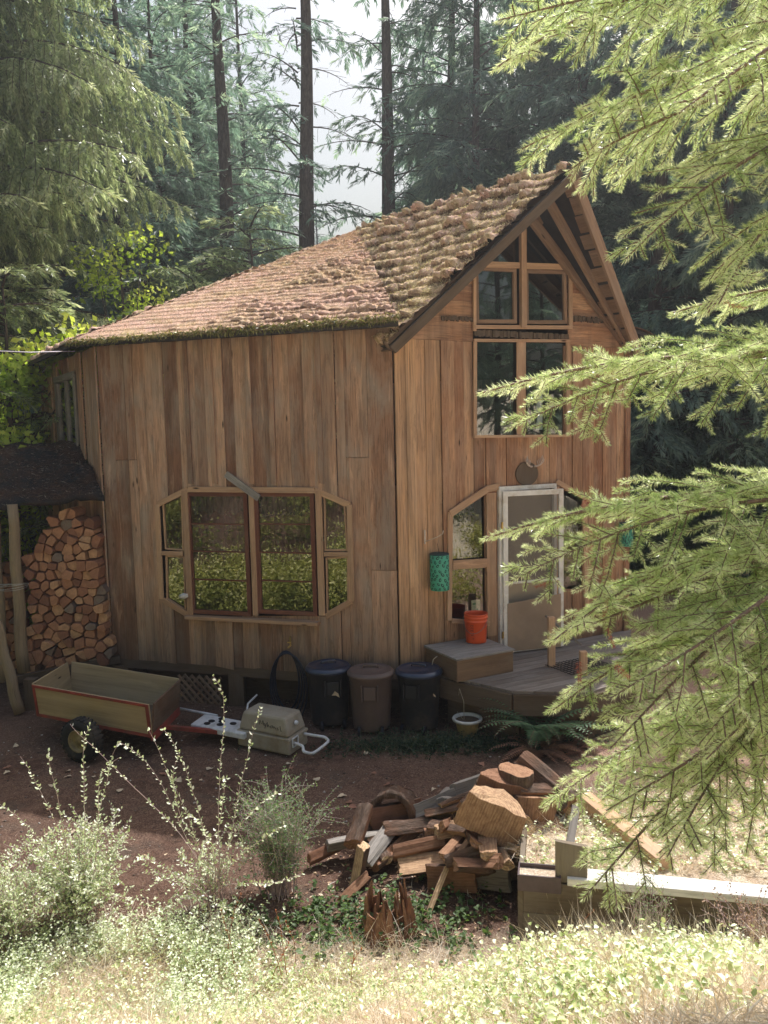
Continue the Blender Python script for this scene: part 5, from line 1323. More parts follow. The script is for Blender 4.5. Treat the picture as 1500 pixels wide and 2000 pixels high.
mb = MB(); a = W2.P(u_a-.03, BZ-.12, o_b*.5)
mb.tube([a+Vector((.0, 0, .06)), a+Vector((-.05, -.03, .03)), a+Vector((-.07, -.03, -.05)), a+Vector((-.03, -.02, -.09)), a+Vector((0, 0, -.08))], .006, seg=6); child(mb, 'rope_handle', plain('rope', (.45, .38, .28)), box)
ORG = plain('orange_bucket_plastic', (.70, .10, .025), rough=.38, spec=.5, var=.06, sc_=6, bump=.02)
bc = on_z(930, 1253, BZ); bk = empty('bucket', (bc.x, bc.y, BZ+.001), -.35, 'bright orange plastic bucket standing on the wooden box', 'bucket')
mb = MB(); mb.lathe([(0, .002), (.128, .002), (.132, .01), (.146, .27), (.152, .272), (.152, .288), (.147, .29), (.148, .318), (.154, .32), (.154, .334), (.149, .336), (.150, .36), (.155, .362), (.155, .376), (.147, .376), (.145, .35), (.130, .02), (0, .018)], seg=48); mb.build('pail', ORG, bk)
mb = MB(); mb.tube([(.156*math.cos(t), .156*math.sin(t), .33-.20*math.sin((t-.2)/2.8*PI) if .2 < t < 3 else .33) for t in np.linspace(3.3, 6.1, 16)][:1]+[(.165*math.cos(t), .165*math.sin(t), .31-.17*math.sin((t-3.3)/2.8*PI)) for t in np.linspace(3.3, 6.1, 20)], .003, seg=6)
mb.build('bail', plain('bucket_wire', (.25, .24, .22), metal=.7, rough=.4), bk)
mb = MB()   # vertical printed lettering, worn
def on_b(a, z): r = .133+(.146-.133)*(z/.27)+.0012; return Vector((r*math.cos(a), r*math.sin(a), z))
a0 = -PI/2-.12
for i, ch in enumerate((.9, .55, .7, .35, .5, .3)):
    z = .245-.033*i
    for (p, q_, t) in (((-.11, .0), (.11, .0), .011), ((-.11, -.0), (-.11, -.02), .006), ((.11, .0), (.11, -.02), .006), ((-.02, -.01), (.08, -.018), .006)):
        if i > 2 and random.random() < .35: continue
        v0 = on_b(a0+p[0], z+p[1]); v1 = on_b(a0+q_[0], z+q_[1]); mb.beam(v0, v1, t*.5, .0015, up=tuple(on_b(a0, z).normalized()))
mb.build('lettering', BK, bk)
# rail posts on the deck and a wire rack
for i, (x0, y0, y1, lab, o_) in enumerate(((1077, 1205, 1300, 'square wooden rail post at the far side of the deck steps', .9), (1139, 1272, 1352, 'square wooden rail post nearer the viewer at the deck edge', 1.38))):
    b = on_plane(x0, y1, W2.P(0, 0, o_), W2.n); t = on_plane(x0, y0, W2.P(0, 0, o_), W2.n); mb = MB(); mb.beam((b.x, b.y, DK+.003), (b.x, b.y, t.z), .085, .085, up=(0, 1, 0), tone=.8); o = mb.build('rail_post', W['trim'], bevel=.004); finish(o, (b.x, b.y, DK), lab, 'post')
WIRE = plain('black_wire', (.02, .02, .025), rough=.4, metal=.3); r0_ = on_z(1115, 1318, DK+.02); mb = MB()
du, dn2 = W2.d, -W2.n
for i in range(9): a = r0_+dn2*.06*i; mb.beam(a, a+du*.7, .006, .006)
for i in range(13): a = r0_+du*.058*i+ez*.007; mb.beam(a, a+dn2*.48, .006, .006)
finish(mb.build('wire_rack', WIRE), r0_, 'black wire rack lying flat on the deck planks', 'wire rack')
a = on_plane(1066, 1203, W2.P(0, 0, .5), W2.n); b = on_plane(1120, 1245, W2.P(0, 0, .7), W2.n); mb = MB(); mb.beam(a, b+Vector((.1, 0, -.1)), .05, .03); finish(mb.build('grey_rail', W['grey'], bevel=.003), a, 'short grey rail sloping down beside the screen door', 'rail')
# ---------------------------------------------------------------- flower pot, fern
f = on_z(915, 1443, 0); pc = Vector((f.x, f.y+.1, 0)); pot = empty('flower_pot', pc, 0, 'tan plastic flower pot with a white rim and one dry stem', 'flower pot')
mb = MB(); mb.lathe([(0, 0), (.10, 0), (.105, .01), (.145, .18), (.15, .19)], seg=32); mb.build('pot_body', plain('tan_glazed_pot', (.36, .27, .12), rough=.5, var=.3, sc_=9, dirt=(.12, .09, .05)), pot)
mb = MB(); mb.lathe([(.15, .185), (.178, .195), (.183, .215), (.175, .228), (.152, .225), (.148, .19)], seg=36); mb.build('pot_rim', plain('white_pot_rim', (.62, .62, .60), rough=.5, dirt=(.4, .38, .34)), pot)
mb = MB(); mb.lathe([(.149, .19), (0, .2)], seg=24); mb.build('potting_soil', W['darkwood'], pot)
mb = MB(); mb.tube([(-.04, 0, .2), (-.04, 0, .42), (-.09, 0, .58), (-.10, 0, .50)], .0035, seg=5); mb.tube([(-.05, 0, .2), (-.12, 0, .3)], .003, seg=4); mb.build('dry_stem', plain('dry_stem', (.4, .34, .26)), pot)
def fern(x, y, n, L, mat, label, seed, dead=False):
    rs = np.random.RandomState(seed); root = empty('fern', (x, y, float(gz(x, y))), 0, label, 'fern')
    O = []; D = []; LL = []; SG = []
    for i in range(n):
        az = rs.rand()*2*PI; l = L*rs.uniform(.7, 1.1); lift = rs.uniform(1.05, 1.4) if not dead else rs.uniform(.2, .6); p = np.array([0, 0, .02]); st = l/22
        for k in range(22):
            t = k/22; el = lift-t*(1.7 if not dead else 1.3); d = np.array([math.cos(az)*math.cos(el), math.sin(az)*math.cos(el), math.sin(el)]); q = p+d*st; SG.append((p.copy(), q.copy()))
            sd = np.array([-math.sin(az), math.cos(az), 0])
            if k > 2:
                for sgn in (-1, 1):
                    e = sd*sgn*.95+d*.3+np.array([0, 0, -.1]); O.append(p.copy()); D.append(e/np.linalg.norm(e)); LL.append(.13*L*math.sin(min(1, (1-t)*1.4+.05)*PI/2)*rs.uniform(.8, 1.1))
            p = q
            if p[2] < .02: p[2] = .02
    O = np.array(O); D = np.array(D); LL = np.array(LL); sd = nrm_(np.cross(D, np.array([0, 0, 1.0])))
    V, F = kites(O, D, sd, LL, LL*.28+.008, mid=.3); arr_obj('fronds', V, F, mat, parent=root, tone=RS.rand(len(F)))
    sV, sF = tubes_np(np.array(SG), np.full(len(SG), .0025), np.full(len(SG), .0025), 3); arr_obj('stalks', sV, sF, M_twig, parent=root)
M_fern = leafm('fern_green', [(0, (.06, .12, .07)), (1, (.17, .28, .15))], trans=.3); M_ferndead = leafm('dead_fern_red', [(0, (.22, .10, .075)), (1, (.46, .25, .18))], trans=.2)
p = on_z(1055, 1462, 0); fern(p.x, p.y, 34, 1.0, M_fern, 'green sword fern growing against the deck front', 3); fern(p.x-.05, p.y-.12, 24, .62, M_ferndead, 'dead reddish fern fronds lying under the green fern', 4, True)
fern(p.x+.42, p.y-.05, 16, .5, M_ferndead, 'withered fern fronds at the right end of the fern clump', 8, True)
# ---------------------------------------------------------------- things on the gable wall
TEAL = plain('teal_canister_print', (.075, .40, .27), rough=.45, spec=.4, var=.08, sc_=3); TD = plain('dark_teal_ink', (.008, .045, .05), rough=.5)
def canister(px, y0, y1, label, out=.16, wall=W2, r=.122):
    t = on_plane(px, y0+4, wall.P(0, 0, out), wall.n); b = on_plane(px, y1, wall.P(0, 0, out), wall.n); h = t.z-b.z
    root = empty('hanging_canister', (t.x, t.y, b.z), 0, label, 'hanging canister', 'teal canisters hung on the gable wall')
    mb = MB(); mb.lathe([(0, .0), (r*.97, 0), (r, .012), (r, h-.01), (r*.96, h)], seg=40); mb.build('shell', TEAL, root)
    mb = MB(); mb.lathe([(r*1.02, h-.008), (r*1.03, h+.006), (r*.9, h+.012), (0, h+.014)], seg=40); mb.build('cap', TD, root)
    mb = MB(); rs = random.Random(int(px))
    rows = 8; cols = 12
    for i in range(rows):
        for j in range(cols):
            a = 2*PI*(j+.5*(i % 2)+rs.uniform(-.15, .15))/cols; z = h*(i+.5)/rows+rs.uniform(-.01, .01); th = rs.uniform(-.9, .9); sz = rs.uniform(.017, .025)
            def pt(x_, y_): aa = a+(x_*math.cos(th)-y_*math.sin(th))/r; zz = min(max(z+x_*math.sin(th)+y_*math.cos(th), .008), h-.012); return Vector(((r+.0018)*math.cos(aa), (r+.0018)*math.sin(aa), zz))
            n = 12; outer = []; inner = []
            for k in range(n):
                t_ = 2*PI*k/n; w_ = .72*math.sin(t_)*(1-.25*math.cos(t_)); outer.append(pt(sz*w_, sz*1.15*math.cos(t_))); inner.append(pt(sz*w_*.42+sz*.1, sz*.6*math.cos(t_)-.001))
            b0_ = len(mb.V); mb.V += outer+inner
            for k in range(n):
                k2 = (k+1) % n; mb.face([b0_+k, b0_+k2, b0_+n+k2, b0_+n+k], [(0, 0)]*4, .5)
    mb.build('leaf_print', TD, root)
    mb = MB(); mb.tube([(0, 0, h), (-.02, .03, h+.12), (0, .1, h+.16)], .003, seg=5); mb.build('hanger', WIRE, root)
canister(858, 1078, 1152, 'teal cylinder printed with dark leaves, hung left of the door'); canister(1223, 1018, 1066, 'teal leaf printed cylinder hung at the right corner, partly behind fir branches', r=.10)
HK = plain('pale_metal_hook', (.6, .5, .42), rough=.5); mb = MB(); a = W2.P(*W2.uv(825, 1048), .06); mb.beam(a+ez*.09, a-ez*.09, .018, .012, up=tuple(W2.n)); mb.tube([a-ez*.06, a+W2.n*.12+W2.d*.1-ez*.0, a+W2.n*.2+W2.d*.14+ez*.05, a+W2.n*.21+W2.d*.145+ez*.09], .006, seg=7)
finish(mb.build('wall_hook', HK), a, 'pale metal plant hook on the plywood strip above the canister', 'hook')
# antlers
hb = W2.P(*W2.uv(1024, 922), .05); an = empty('antler_mount', hb, 0, 'pair of small pale antlers on a dark round plaque above the door', 'antlers')
mb = MB(); c = W2.P(*W2.uv(1024, 925), .045)
mb.prism([c+W2.d*.19*math.cos(t)+ez*.16*math.sin(t) for t in np.linspace(0, 2*PI, 25)[:-1]], W2.n*.02, grain=ez); child(mb, 'plaque', W['darkwood'], an, .004)
c = W2.P(*W2.uv(1034, 908), .08)
for sgn in (-1, 1):
    mb = MB(); pts = [c+W2.d*sgn*(.02+.13*math.sin(t))+ez*(-.02+.10*(1-math.cos(t)))+W2.n*.03*t for t in np.linspace(0, 1.5, 8)]
    mb.tube(pts, [.014-.001*i for i in range(8)], seg=7)
    for i in (2, 3, 4, 5, 6): p_ = pts[i]; mb.tube([p_, p_+ez*.05+W2.d*sgn*-.012, p_+ez*.08-W2.d*sgn*.02], [.008, .006, .002], seg=6)
    child(mb, 'antler', plain('bone', (.52, .42, .36), rough=.7), an)
# cards behind the lower side window and boxes behind the right one
PAP = plain('printed_card', (.62, .60, .45), rough=.7, var=.05); PG = plain('green_print', (.05, .25, .14))
a = W2.P(*W2.uv(929, 1186), .004); cd = empty('card', a, 0, 'pale printed card with a green mark standing in the lower window by the bucket', 'card'); mb = MB(); mb.box(a, .14, .004, .2, R=Rw2, grain=2); child(mb, 'sheet', PAP, cd)
mb = MB(); mb.box(a+W2.n*.004+W2.d*.02-ez*.04, .03, .002, .05, R=Rw2); mb.box(a+W2.n*.004-W2.d*.03+ez*.05, .05, .002, .02, R=Rw2)
for k in range(5): mb.box(a+W2.n*.004+W2.d*.015+ez*(.07-.018*k), .09, .002, .004, R=Rw2)
child(mb, 'print', PG, cd)
a = W2.P(*W2.uv(1093, 1040), -.12); mb = MB(); mb.box(a, .16, .1, .13, R=Rw2); mb.box(a+ez*.09, .13, .09, .045, R=Rw2); finish(mb.build('stacked_boxes', plain('tan_card_box', (.5, .36, .22)), bevel=.003), a, 'tan cardboard boxes behind the window right of the door', 'boxes')
# ---------------------------------------------------------------- raised bed and planter on the right
BEDM = wood('bed_timber', [(.1, (.17, .13, .09)), (.9, (.28, .23, .17))], grey=(.32, .29, .25), greyamt=.4)  # side timber coloured darker to carry its shade
a0 = on_z(1022, 1706, .50); a1 = on_z(1520, 1748, .52); print('bed', a0, a1)
bed = empty('raised_bed', ((a0+a1)/2).to_tuple()[:2]+(.2,), 0, 'long timber sided raised bed with a sun bleached top board', 'raised bed')
a1e = a1+(a1-a0)*.5; tb_ = (a1e-a0).normalized(); nb_ = Vector((tb_.y, -tb_.x, 0)).normalized(); nb_ = nb_ if nb_.y < 0 else -nb_
for k, (z0_, z1_) in enumerate(((-.05, .21), (.214, .45))):
    mb = MB(); mb.prism([Vector((a0.x, a0.y, z0_)), Vector((a1e.x, a1e.y, z0_)), Vector((a1e.x, a1e.y, z1_)), Vector((a0.x, a0.y, z1_))], -nb_*.045+nb_*.004*k, grain=tb_); child(mb, 'side_board', BEDM, bed, .004)
mb = MB(); m0 = on_z(1108, 1722, .5); t0 = (m0-a0).dot(tb_); c0_ = a0+tb_*t0
mb.prism([Vector((c0_.x, c0_.y, .455))+nb_*.03, Vector((a1e.x, a1e.y, .455))+nb_*.03, Vector((a1e.x, a1e.y, .455))-nb_*.13, Vector((c0_.x, c0_.y, .455))-nb_*.13], (0, 0, .055), grain=tb_, tone=.9); child(mb, 'top_board', wood('bleached_board', [(0, (.8, .76, .68)), (1, (.95, .92, .86))], grey=(.9, .87, .82), greyamt=.3), bed, .005)  # sunlit brightness is painted into the top board
mb = MB(); mb.prism([Vector((a0.x, a0.y, -.05)), Vector((a0.x, a0.y, .45)), Vector((a0.x, a0.y, .45))-nb_*1.6, Vector((a0.x, a0.y, -.05))-nb_*1.6], -tb_*.04, grain=nb_); child(mb, 'end_board', BEDM, bed, .004)
s = NT('straw_litter'); p_ = s.geo(); n3 = s.noise(p_, 55, 6, .75); n1 = s.noise(p_, 5, 5, .6)
s.col(s.mix(s.ramp(n1, [(.4, 0), (.6, .6)]), s.ramp(n3, [(.3, (.35, .25, .16)), (.48, (.72, .6, .45)), (.65, (.93, .87, .75))]), (.45, .3, .2))); s.rough(.95, .1); s.bump(n3, 1, .02); M_straw = s.m
V = []; nx, ny = 60, 26; 
for j in range(ny+1):
    for i in range(nx+1):
        q = a0.lerp(a1e, i/nx)-nb_*(.05+1.5*j/ny); V.append((q.x, q.y, .38+.05*mnoise.noise(Vector((q.x*2, q.y*2, 0)))+.02*mnoise.noise(Vector((q.x*11, q.y*11, 3)))-(.35*max(0, (j/ny-.8)*5)**2)))
F = [(j*(nx+1)+i, j*(nx+1)+i+1, (j+1)*(nx+1)+i+1, (j+1)*(nx+1)+i) for j in range(ny) for i in range(nx)]
o = arr_obj('straw_soil', V, F, M_straw, smooth=True); o.data.transform(Matrix.Translation(-bed.location)); o.parent = bed
pc = on_z(1053, 1712, .50); mb = MB(); R_ = Matrix((tb_, -nb_, ez)).transposed(); pl = empty('planter_trough', pc, 0, 'small dark plastic planter trough with dry litter at the end of the raised bed', 'planter')
for sx, sy, cx_, cy_ in ((.30, .012, 0, -.08), (.30, .012, 0, .08), (.012, .148, -.144, 0), (.012, .148, .144, 0)): mb.box(pc+tb_*cx_+(-nb_)*(cy_+.07)+ez*-.05, sx, sy, .12, R=R_)
child(mb, 'trough', plain('dark_planter_plastic', (.10, .07, .075), rough=.4), pl, .003); mb = MB(); mb.box(pc-nb_*.07-ez*.03, .28, .145, .02, R=R_); child(mb, 'litter', M_straw, pl)
a = on_z(1116, 1730, .46); mb = MB(); mb.prism([a-nb_*.03-tb_*.11, a-nb_*.03+tb_*.11, a-nb_*.03+tb_*.11+ez*.27, a-nb_*.03-tb_*.11+ez*.30], -nb_*.04, grain=ez); finish(mb.build('upright_board', BEDM, bevel=.004), a, 'short upright grey board standing on the corner of the raised bed', 'board')
a = on_z(1108, 1680, .5); b = on_z(1125, 1575, .75); mb = MB(); mb.beam(a, b, .06, .02, up=(0, -1, .3)); finish(mb.build('leaning_board', W['grey'], bevel=.003), a, 'narrow weathered board leaning on the log pile beside the upright board', 'board')
a = on_z(1140, 1560, .45); b = on_z(1300, 1690, .42); mb = MB(); mb.beam(a, b, .13, .11); finish(mb.build('squared_timber', W['trim'], bevel=.006), a, 'orange squared timber lying in the sun inside the raised bed', 'timber')
# ================================================================ LOG PILE
bed_maskf = lambda x, y: ~((x > a0.x-.05) & (y > a0.y-.02) & (y < a0.y+1.6))
s = NT('log_bark'); p = s.obj(); n = s.noise(s.mapping(p, (1, 1, .22)), 26, 8, .75, .4); n2 = s.noise(p, 5, 5, .6)
s.col(s.mix(s.ramp(n2, [(.45, 0), (.6, .6)]), s.ramp(n, [(.3, (.05, .032, .024)), (.55, (.17, .12, .095)), (.75, (.34, .27, .23))]), (.24, .13, .085))); s.rough(.95, .1); s.bump(n, 1, .05); M_lbark = s.m
s = NT('cut_log_face'); uv = s.uv(); tone = s.attr('tone'); p = s.obj()
rad = s.node('ShaderNodeTexWave', wave_type='RINGS', rings_direction='Z'); rad.inputs['Scale'].default_value = 14; rad.inputs['Distortion'].default_value = 3.5; rad.inputs['Detail'].default_value = 4; s.l.new(p, rad.inputs[0])
n = s.noise(p, 20, 7, .7); n2 = s.noise(s.mapping(p, (1, 1, .07)), 60, 5, .75)
c = s.ramp(tone, [(0, (.20, .10, .07)), (.5, (.42, .25, .155)), (1, (.72, .53, .33))]); c = s.mix(s.math('MULTIPLY', rad.outputs['Fac'], .35), c, (.2, .09, .05)); c = s.mix(s.ramp(n, [(.45, 0), (.7, .65)]), c, (.17, .08, .05)); c = s.mix(s.ramp(n2, [(.5, 0), (.68, .6)]), c, (.12, .07, .045))
s.col(c); s.rough(.85, .1); s.bump(s.math('ADD', n, n2), .5, .012); M_cut = s.m
def log_piece(px, py, z, L, r, yaw, pitch, frac, label, tone=None, grey=False, roll=0., rough_=.12, seed=None, squash=1.0, name='log_chunk', face=None):
    """a length of log: frac 1 = full round, .5 = half, .25 = quarter split. axis along local Z. Rough outline, splintered ends."""
    rs = random.Random(seed if seed is not None else int(px*7+py)); n = 18; tone = rs.random() if tone is None else tone
    out = []
    if frac >= .99:
        for k in range(n): a = 2*PI*k/n; rr = r*(1+rs.uniform(-rough_, rough_)*.5); out.append((rr*math.cos(a), rr*math.sin(a)*squash, 0))
    else:
        A = 2*PI*frac; m = max(4, int(n*frac)+2)
        for k in range(m+1): a = A*k/m-A/2; rr = r*(1+rs.uniform(-rough_, rough_)*.5); out.append((rr*math.cos(a), rr*math.sin(a)*squash, 0))
        # split faces, slightly uneven
        e0 = Vector(out[-1]); e1 = Vector(out[0]); cpt = Vector((rs.uniform(-.1, .1)*r, rs.uniform(-.1, .1)*r, 0)) if frac < .5 else None
        if cpt:
            for t in (.35, .7): q = e0.lerp(cpt, t); out.append((q.x+rs.uniform(-1, 1)*r*.05, q.y+rs.uniform(-1, 1)*r*.05, 1))
            out.append((cpt.x, cpt.y, 1))
            for t in (.3, .65): q = cpt.lerp(e1, t); out.append((q.x+rs.uniform(-1, 1)*r*.05, q.y+rs.uniform(-1, 1)*r*.05, 1))
        else:
            for t in (.2, .4, .6, .8): q = e0.lerp(e1, t); out.append((q.x+rs.uniform(-1, 1)*r*.07, q.y+rs.uniform(-1, 1)*r*.05, 1))
    N = len(out); R_ = 9; mb = MB(); ou = rs.random()*20
    for j in range(R_+1):
        t = j/R_
        for k, (x, y, f) in enumerate(out):
            w_ = 1+.04*math.sin(t*5+k*.6+ou)+(.02*rs.uniform(-1, 1)); zz = L*(t-.5)
            if j in (0, R_): zz += rs.uniform(-.5, 1)*.018*(1 if j else -1); w_ *= .985
            mb.V.append(Vector((x*w_, y*w_, zz)))
    for j in range(R_):
        for k in range(N):
            k2 = (k+1) % N; sp = out[k][2] == 1 or out[k2][2] == 1
            mi = 1 if sp else (0 if not grey else 2)
            if grey: mi = 2
            if frac < .99 and k == N-1 and out[0][2] == 0: mi = 2 if grey else 1
            mb.face([j*N+k, j*N+k2, (j+1)*N+k2, (j+1)*N+k], [(ou+k*.03, t_) for t_ in (L*j/R_,)]+[(ou+k*.03+.03, L*j/R_), (ou+k*.03+.03, L*(j+1)/R_), (ou+k*.03, L*(j+1)/R_)], tone, mi, frac >= .99)
    cap = lambda j: [j*N+k for k in range(N)]
    for j, rev in ((0, True), (R_, False)):
        c = len(mb.V); mb.V.append(Vector((sum(mb.V[i].x for i in cap(j))/N, sum(mb.V[i].y for i in cap(j))/N, L*(j/R_-.5))))
        for k in range(N):
            k2 = (k+1) % N; ids = [j*N+k, j*N+k2, c]
            if rev: ids = ids[::-1]
            mb.face(ids, [(mb.V[i].x+ou, mb.V[i].y*.2) for i in ids], min(1, tone+.15), 1 if not grey else 2)
    o = mb.build(name, [M_lbark, M_cut, W['grey']]); b = o.modifiers.new('bevel', 'BEVEL'); b.width = .006; b.segments = 2; b.limit_method = 'ANGLE'; b.angle_limit = math.radians(40)
    pos = on_z(px, py, z); o.location = pos
    o.rotation_mode = 'QUATERNION'; ax = Vector((math.cos(yaw)*math.cos(pitch), math.sin(yaw)*math.cos(pitch), math.sin(pitch))); q = ax.to_track_quat('Z', 'Y'); o.rotation_quaternion = q @ Matrix.Rotation(roll, 3, 'Z').to_quaternion()
    if face is not None:
        zx = ax; xx = -(Vector(face)-zx*Vector(face).dot(zx)).normalized(); yy_ = zx.cross(xx); o.rotation_quaternion = Matrix((xx, yy_, zx)).transposed().to_quaternion()
    return tag(o, label, 'log', 'unsplit and split logs in the heap')
R90 = PI/2
LG = [ # px, py, z, L, r, yaw, pitch, frac, label, kw
 (1003, 1530, .66, .22, .14, .3, 1.42, 1, 'round log section standing on top of the heap', dict(tone=.35)),
 (980, 1550, .64, .19, .22, -.3, 1.25, .5, 'half round dark chunk leaning below the topmost log section', dict(tone=.12, face=(0, -1, .1))),
 (958, 1604, .56, .30, .25, -.35, 1.17, .5, 'largest pale split block with a sunlit top face', dict(tone=.6, face=(-.1, -1, .1))),
 (1046, 1583, .52, .19, .17, .4, 1.4, .5, 'reddish split chunk with splintered top right of the largest block', dict(tone=.4, face=(.1, -1, 0))),
 (1062, 1530, .62, .52, .10, -.72, -.45, 1, 'bark covered log slanting down at the right of the heap in the sun', dict(rough_=.5)),
 (1090, 1580, .45, .3, .09, -.5, -.5, .5, 'short bright bark slab below the slanting bark log', dict(rough_=.4)),
 (1058, 1606, .42, .30, .15, .45, .15, .3, 'thin curved slab under the reddish split chunk', dict(tone=.6, roll=-1.6)),
 (925, 1545, .38, .35, .11, .5, .1, .5, 'grey weathered log behind the top of the heap', dict(grey=True)),
 (875, 1572, .30, .30, .11, 4.4, .1, 1, 'round grey log end facing the viewer at the back of the heap', dict(grey=True)),
 (850, 1585, .32, .42, .11, .35, .2, .4, 'grey split log lying behind the hollow stump ring', dict(grey=True)),
 (860, 1608, .30, .30, .17, -1.5, .1, .5, 'dull brown half log facing the viewer mid heap', dict(tone=.2, face=(0, .2, 1))),
 (908, 1580, .34, .30, .08, .6, .2, .3, 'pointed grey split behind the largest block', dict(grey=True)),
 (780, 1610, .22, .44, .17, .25, .1, .28, 'dark red split log with a broken end at the left of the heap', dict(tone=.05, roll=.5)),
 (800, 1632, .20, .40, .13, .1, .05, .3, 'brown wedge split lying flat below the hollow ring', dict(tone=.45, roll=1.6)),
 (880, 1640, .24, .32, .13, -.5, .1, .25, 'striped wedge split in front of the brown half log', dict(tone=.75, roll=1.4)),
 (760, 1595, .2, .45, .08, .5, .12, .4, 'long grey split lying at the back left of the heap', dict(grey=True)),
 (700, 1655, .12, .5, .10, .25, .05, .3, 'pale grey split on the ground, leftmost of the heap', dict(grey=True, roll=1)),
 (738, 1655, .18, .42, .08, 1.0, .3, .3, 'tilted pale grey split with long cracks', dict(grey=True, roll=2)),
 (716, 1625, .3, .34, .14, 1.25, .5, .25, 'brown split standing behind the tilted grey split', dict(tone=.1, roll=1)),
 (688, 1690, .15, .32, .10, .3, 1.35, .3, 'yellow faced split standing upright at the left end of the heap', dict(tone=.9, roll=-1.8)),
 (782, 1660, .15, .5, .07, .75, .25, .3, 'thin brown split leaning across the grey ones', dict(tone=.3)),
 (845, 1680, .16, .52, .085, .12, .05, .5, 'long orange split lying level in the front row', dict(tone=.7, roll=-1.2)),
 (820, 1662, .22, .4, .08, .2, .1, .3, 'dull split behind the long orange split', dict(tone=.2)),
 (950, 1685, .18, .46, .11, -.08, -.05, 1, 'bark covered log in the front row with a pale cut end', dict()),
 (905, 1668, .14, .34, .12, .9, .2, .5, 'shaded log under the largest block', dict(tone=.2)),
 (985, 1648, .20, .36, .14, -.6, -.2, .4, 'orange brown split under the right side of the largest block', dict(tone=.6, roll=2)),
 (1020, 1640, .22, .42, .14, .8, .1, 1, 'grey round log in shade at the right base of the heap', dict(grey=True)),
 (1065, 1650, .25, .55, .11, 1.1, .4, .5, 'grey half log leaning up at the right base of the heap', dict(grey=True, roll=1)),
 (1000, 1600, .35, .4, .15, .6, .2, 1, 'dark log hidden in the middle of the heap', dict()),
 (930, 1625, .2, .4, .17, .2, .0, 1, 'broad dark log carrying the largest block', dict()),
 (860, 1740, .12, .34, .04, 1.0, .6, .3, 'narrow yellow offcut leaning in the weeds before the heap', dict(tone=.95)),
 (880, 1718, .12, .36, .10, -.2, .1, .5, 'half buried dark log in the weeds before the heap', dict(tone=.2)),
 (955, 1715, .12, .3, .1, -.4, .1, .5, 'grey half log in the weeds beside the half buried log', dict(grey=True)),
 (700, 1740, .05, .3, .07, .9, .2, .3, 'small brown split in the leaves at the left of the rotten stump', dict(tone=.3)),
 (1040, 1560, .55, .3, .12, .3, -.2, .5, 'brown half log between the top section and the bark log', dict(tone=.3, roll=.8)),
 (640, 1668, .1, .3, .07, .6, .1, .3, 'reddish brown split lying apart left of the heap', dict(tone=.1))]
for (px, py, z, L, r, yaw, pitch, fr_, lab, kw) in LG: log_piece(px, py, z, L*(1.05 if 'face' not in kw else 1), r*(1.1 if 'face' not in kw else 1), yaw, pitch, fr_, lab, **kw)
rx = random.Random(77)
for i in range(26):
    px = rx.uniform(700, 1085); py = 1500+rx.uniform(60, 190); zz = max(.06, .62*(1-abs(px-960)/300)*(1-(py-1540)/330)) if px > 800 else rx.uniform(.08, .2)
    log_piece(px, py, zz, rx.uniform(.22, .36), rx.uniform(.06, .10), rx.uniform(-1.6, 1.6), rx.uniform(-.35, .5), rx.choice((.25, .3, .5)), 'small split piece wedged among the bigger logs of the heap', tone=rx.uniform(.2, 1), roll=rx.uniform(0, 6), seed=i+300, name='small_split_log')
# hollow log ring
c = on_z(770, 1585, .30); mb = MB(); ax = Vector((-.25, -.95, .12)).normalized(); q = ax.to_track_quat('Z', 'Y').to_matrix()
prof = [(.20, -.11), (.205, .10), (.19, .115), (.155, .11), (.14, 0), (.15, -.11), (.20, -.11)]; mb.lathe(prof, seg=28, R=q)
rs = random.Random(3)
for i, v in enumerate(mb.V): mb.V[i] = v*(1+rs.uniform(-.06, .06))
o = mb.build('hollow_log', [M_lbark]); o.location = c; tag(o, 'hollow dark red log ring open toward the viewer behind the heap', 'log', 'unsplit and split logs in the heap')
# rotten stump: an uneven shell of splintered wood
c = on_z(758, 1795, .10); c.z = float(gz(c.x, c.y))-.03; mb = MB(); rs = random.Random(9); n = 46; rows = 9; hs = [rs.uniform(.12, .34)+.10*math.sin(i*.45) for i in range(n)]
for lay, (r0_, k_) in enumerate(((.17, 1.0), (.10, .8))):
    b0_ = len(mb.V)
    for j in range(rows+1):
        t_ = j/rows
        for i in range(n):
            a = 2*PI*i/n; rr = r0_*(1.25-.35*t_)*(1+.10*math.sin(i*1.9)+.05*math.sin(i*5.3+j*.3)+rs.uniform(-.03, .03)); mb.V.append(Vector((rr*math.cos(a), rr*math.sin(a), hs[i]*k_*t_)))
    for j in range(rows):
        for i in range(n):
            i2 = (i+1) % n; mb.face([b0_+j*n+i, b0_+j*n+i2, b0_+(j+1)*n+i2, b0_+(j+1)*n+i], [(i*.02, j*.03), (i*.02+.02, j*.03), (i*.02+.02, j*.03+.03), (i*.02, j*.03+.03)], (i*7 % 10)/24, 0)
o = mb.build('rotten_stump', M_cut); sm_ = o.modifiers.new('shell', 'SOLIDIFY'); sm_.thickness = .012; o.location = c; tag(o, 'rotten splintered red stump in the weeds in front of the heap', 'stump')
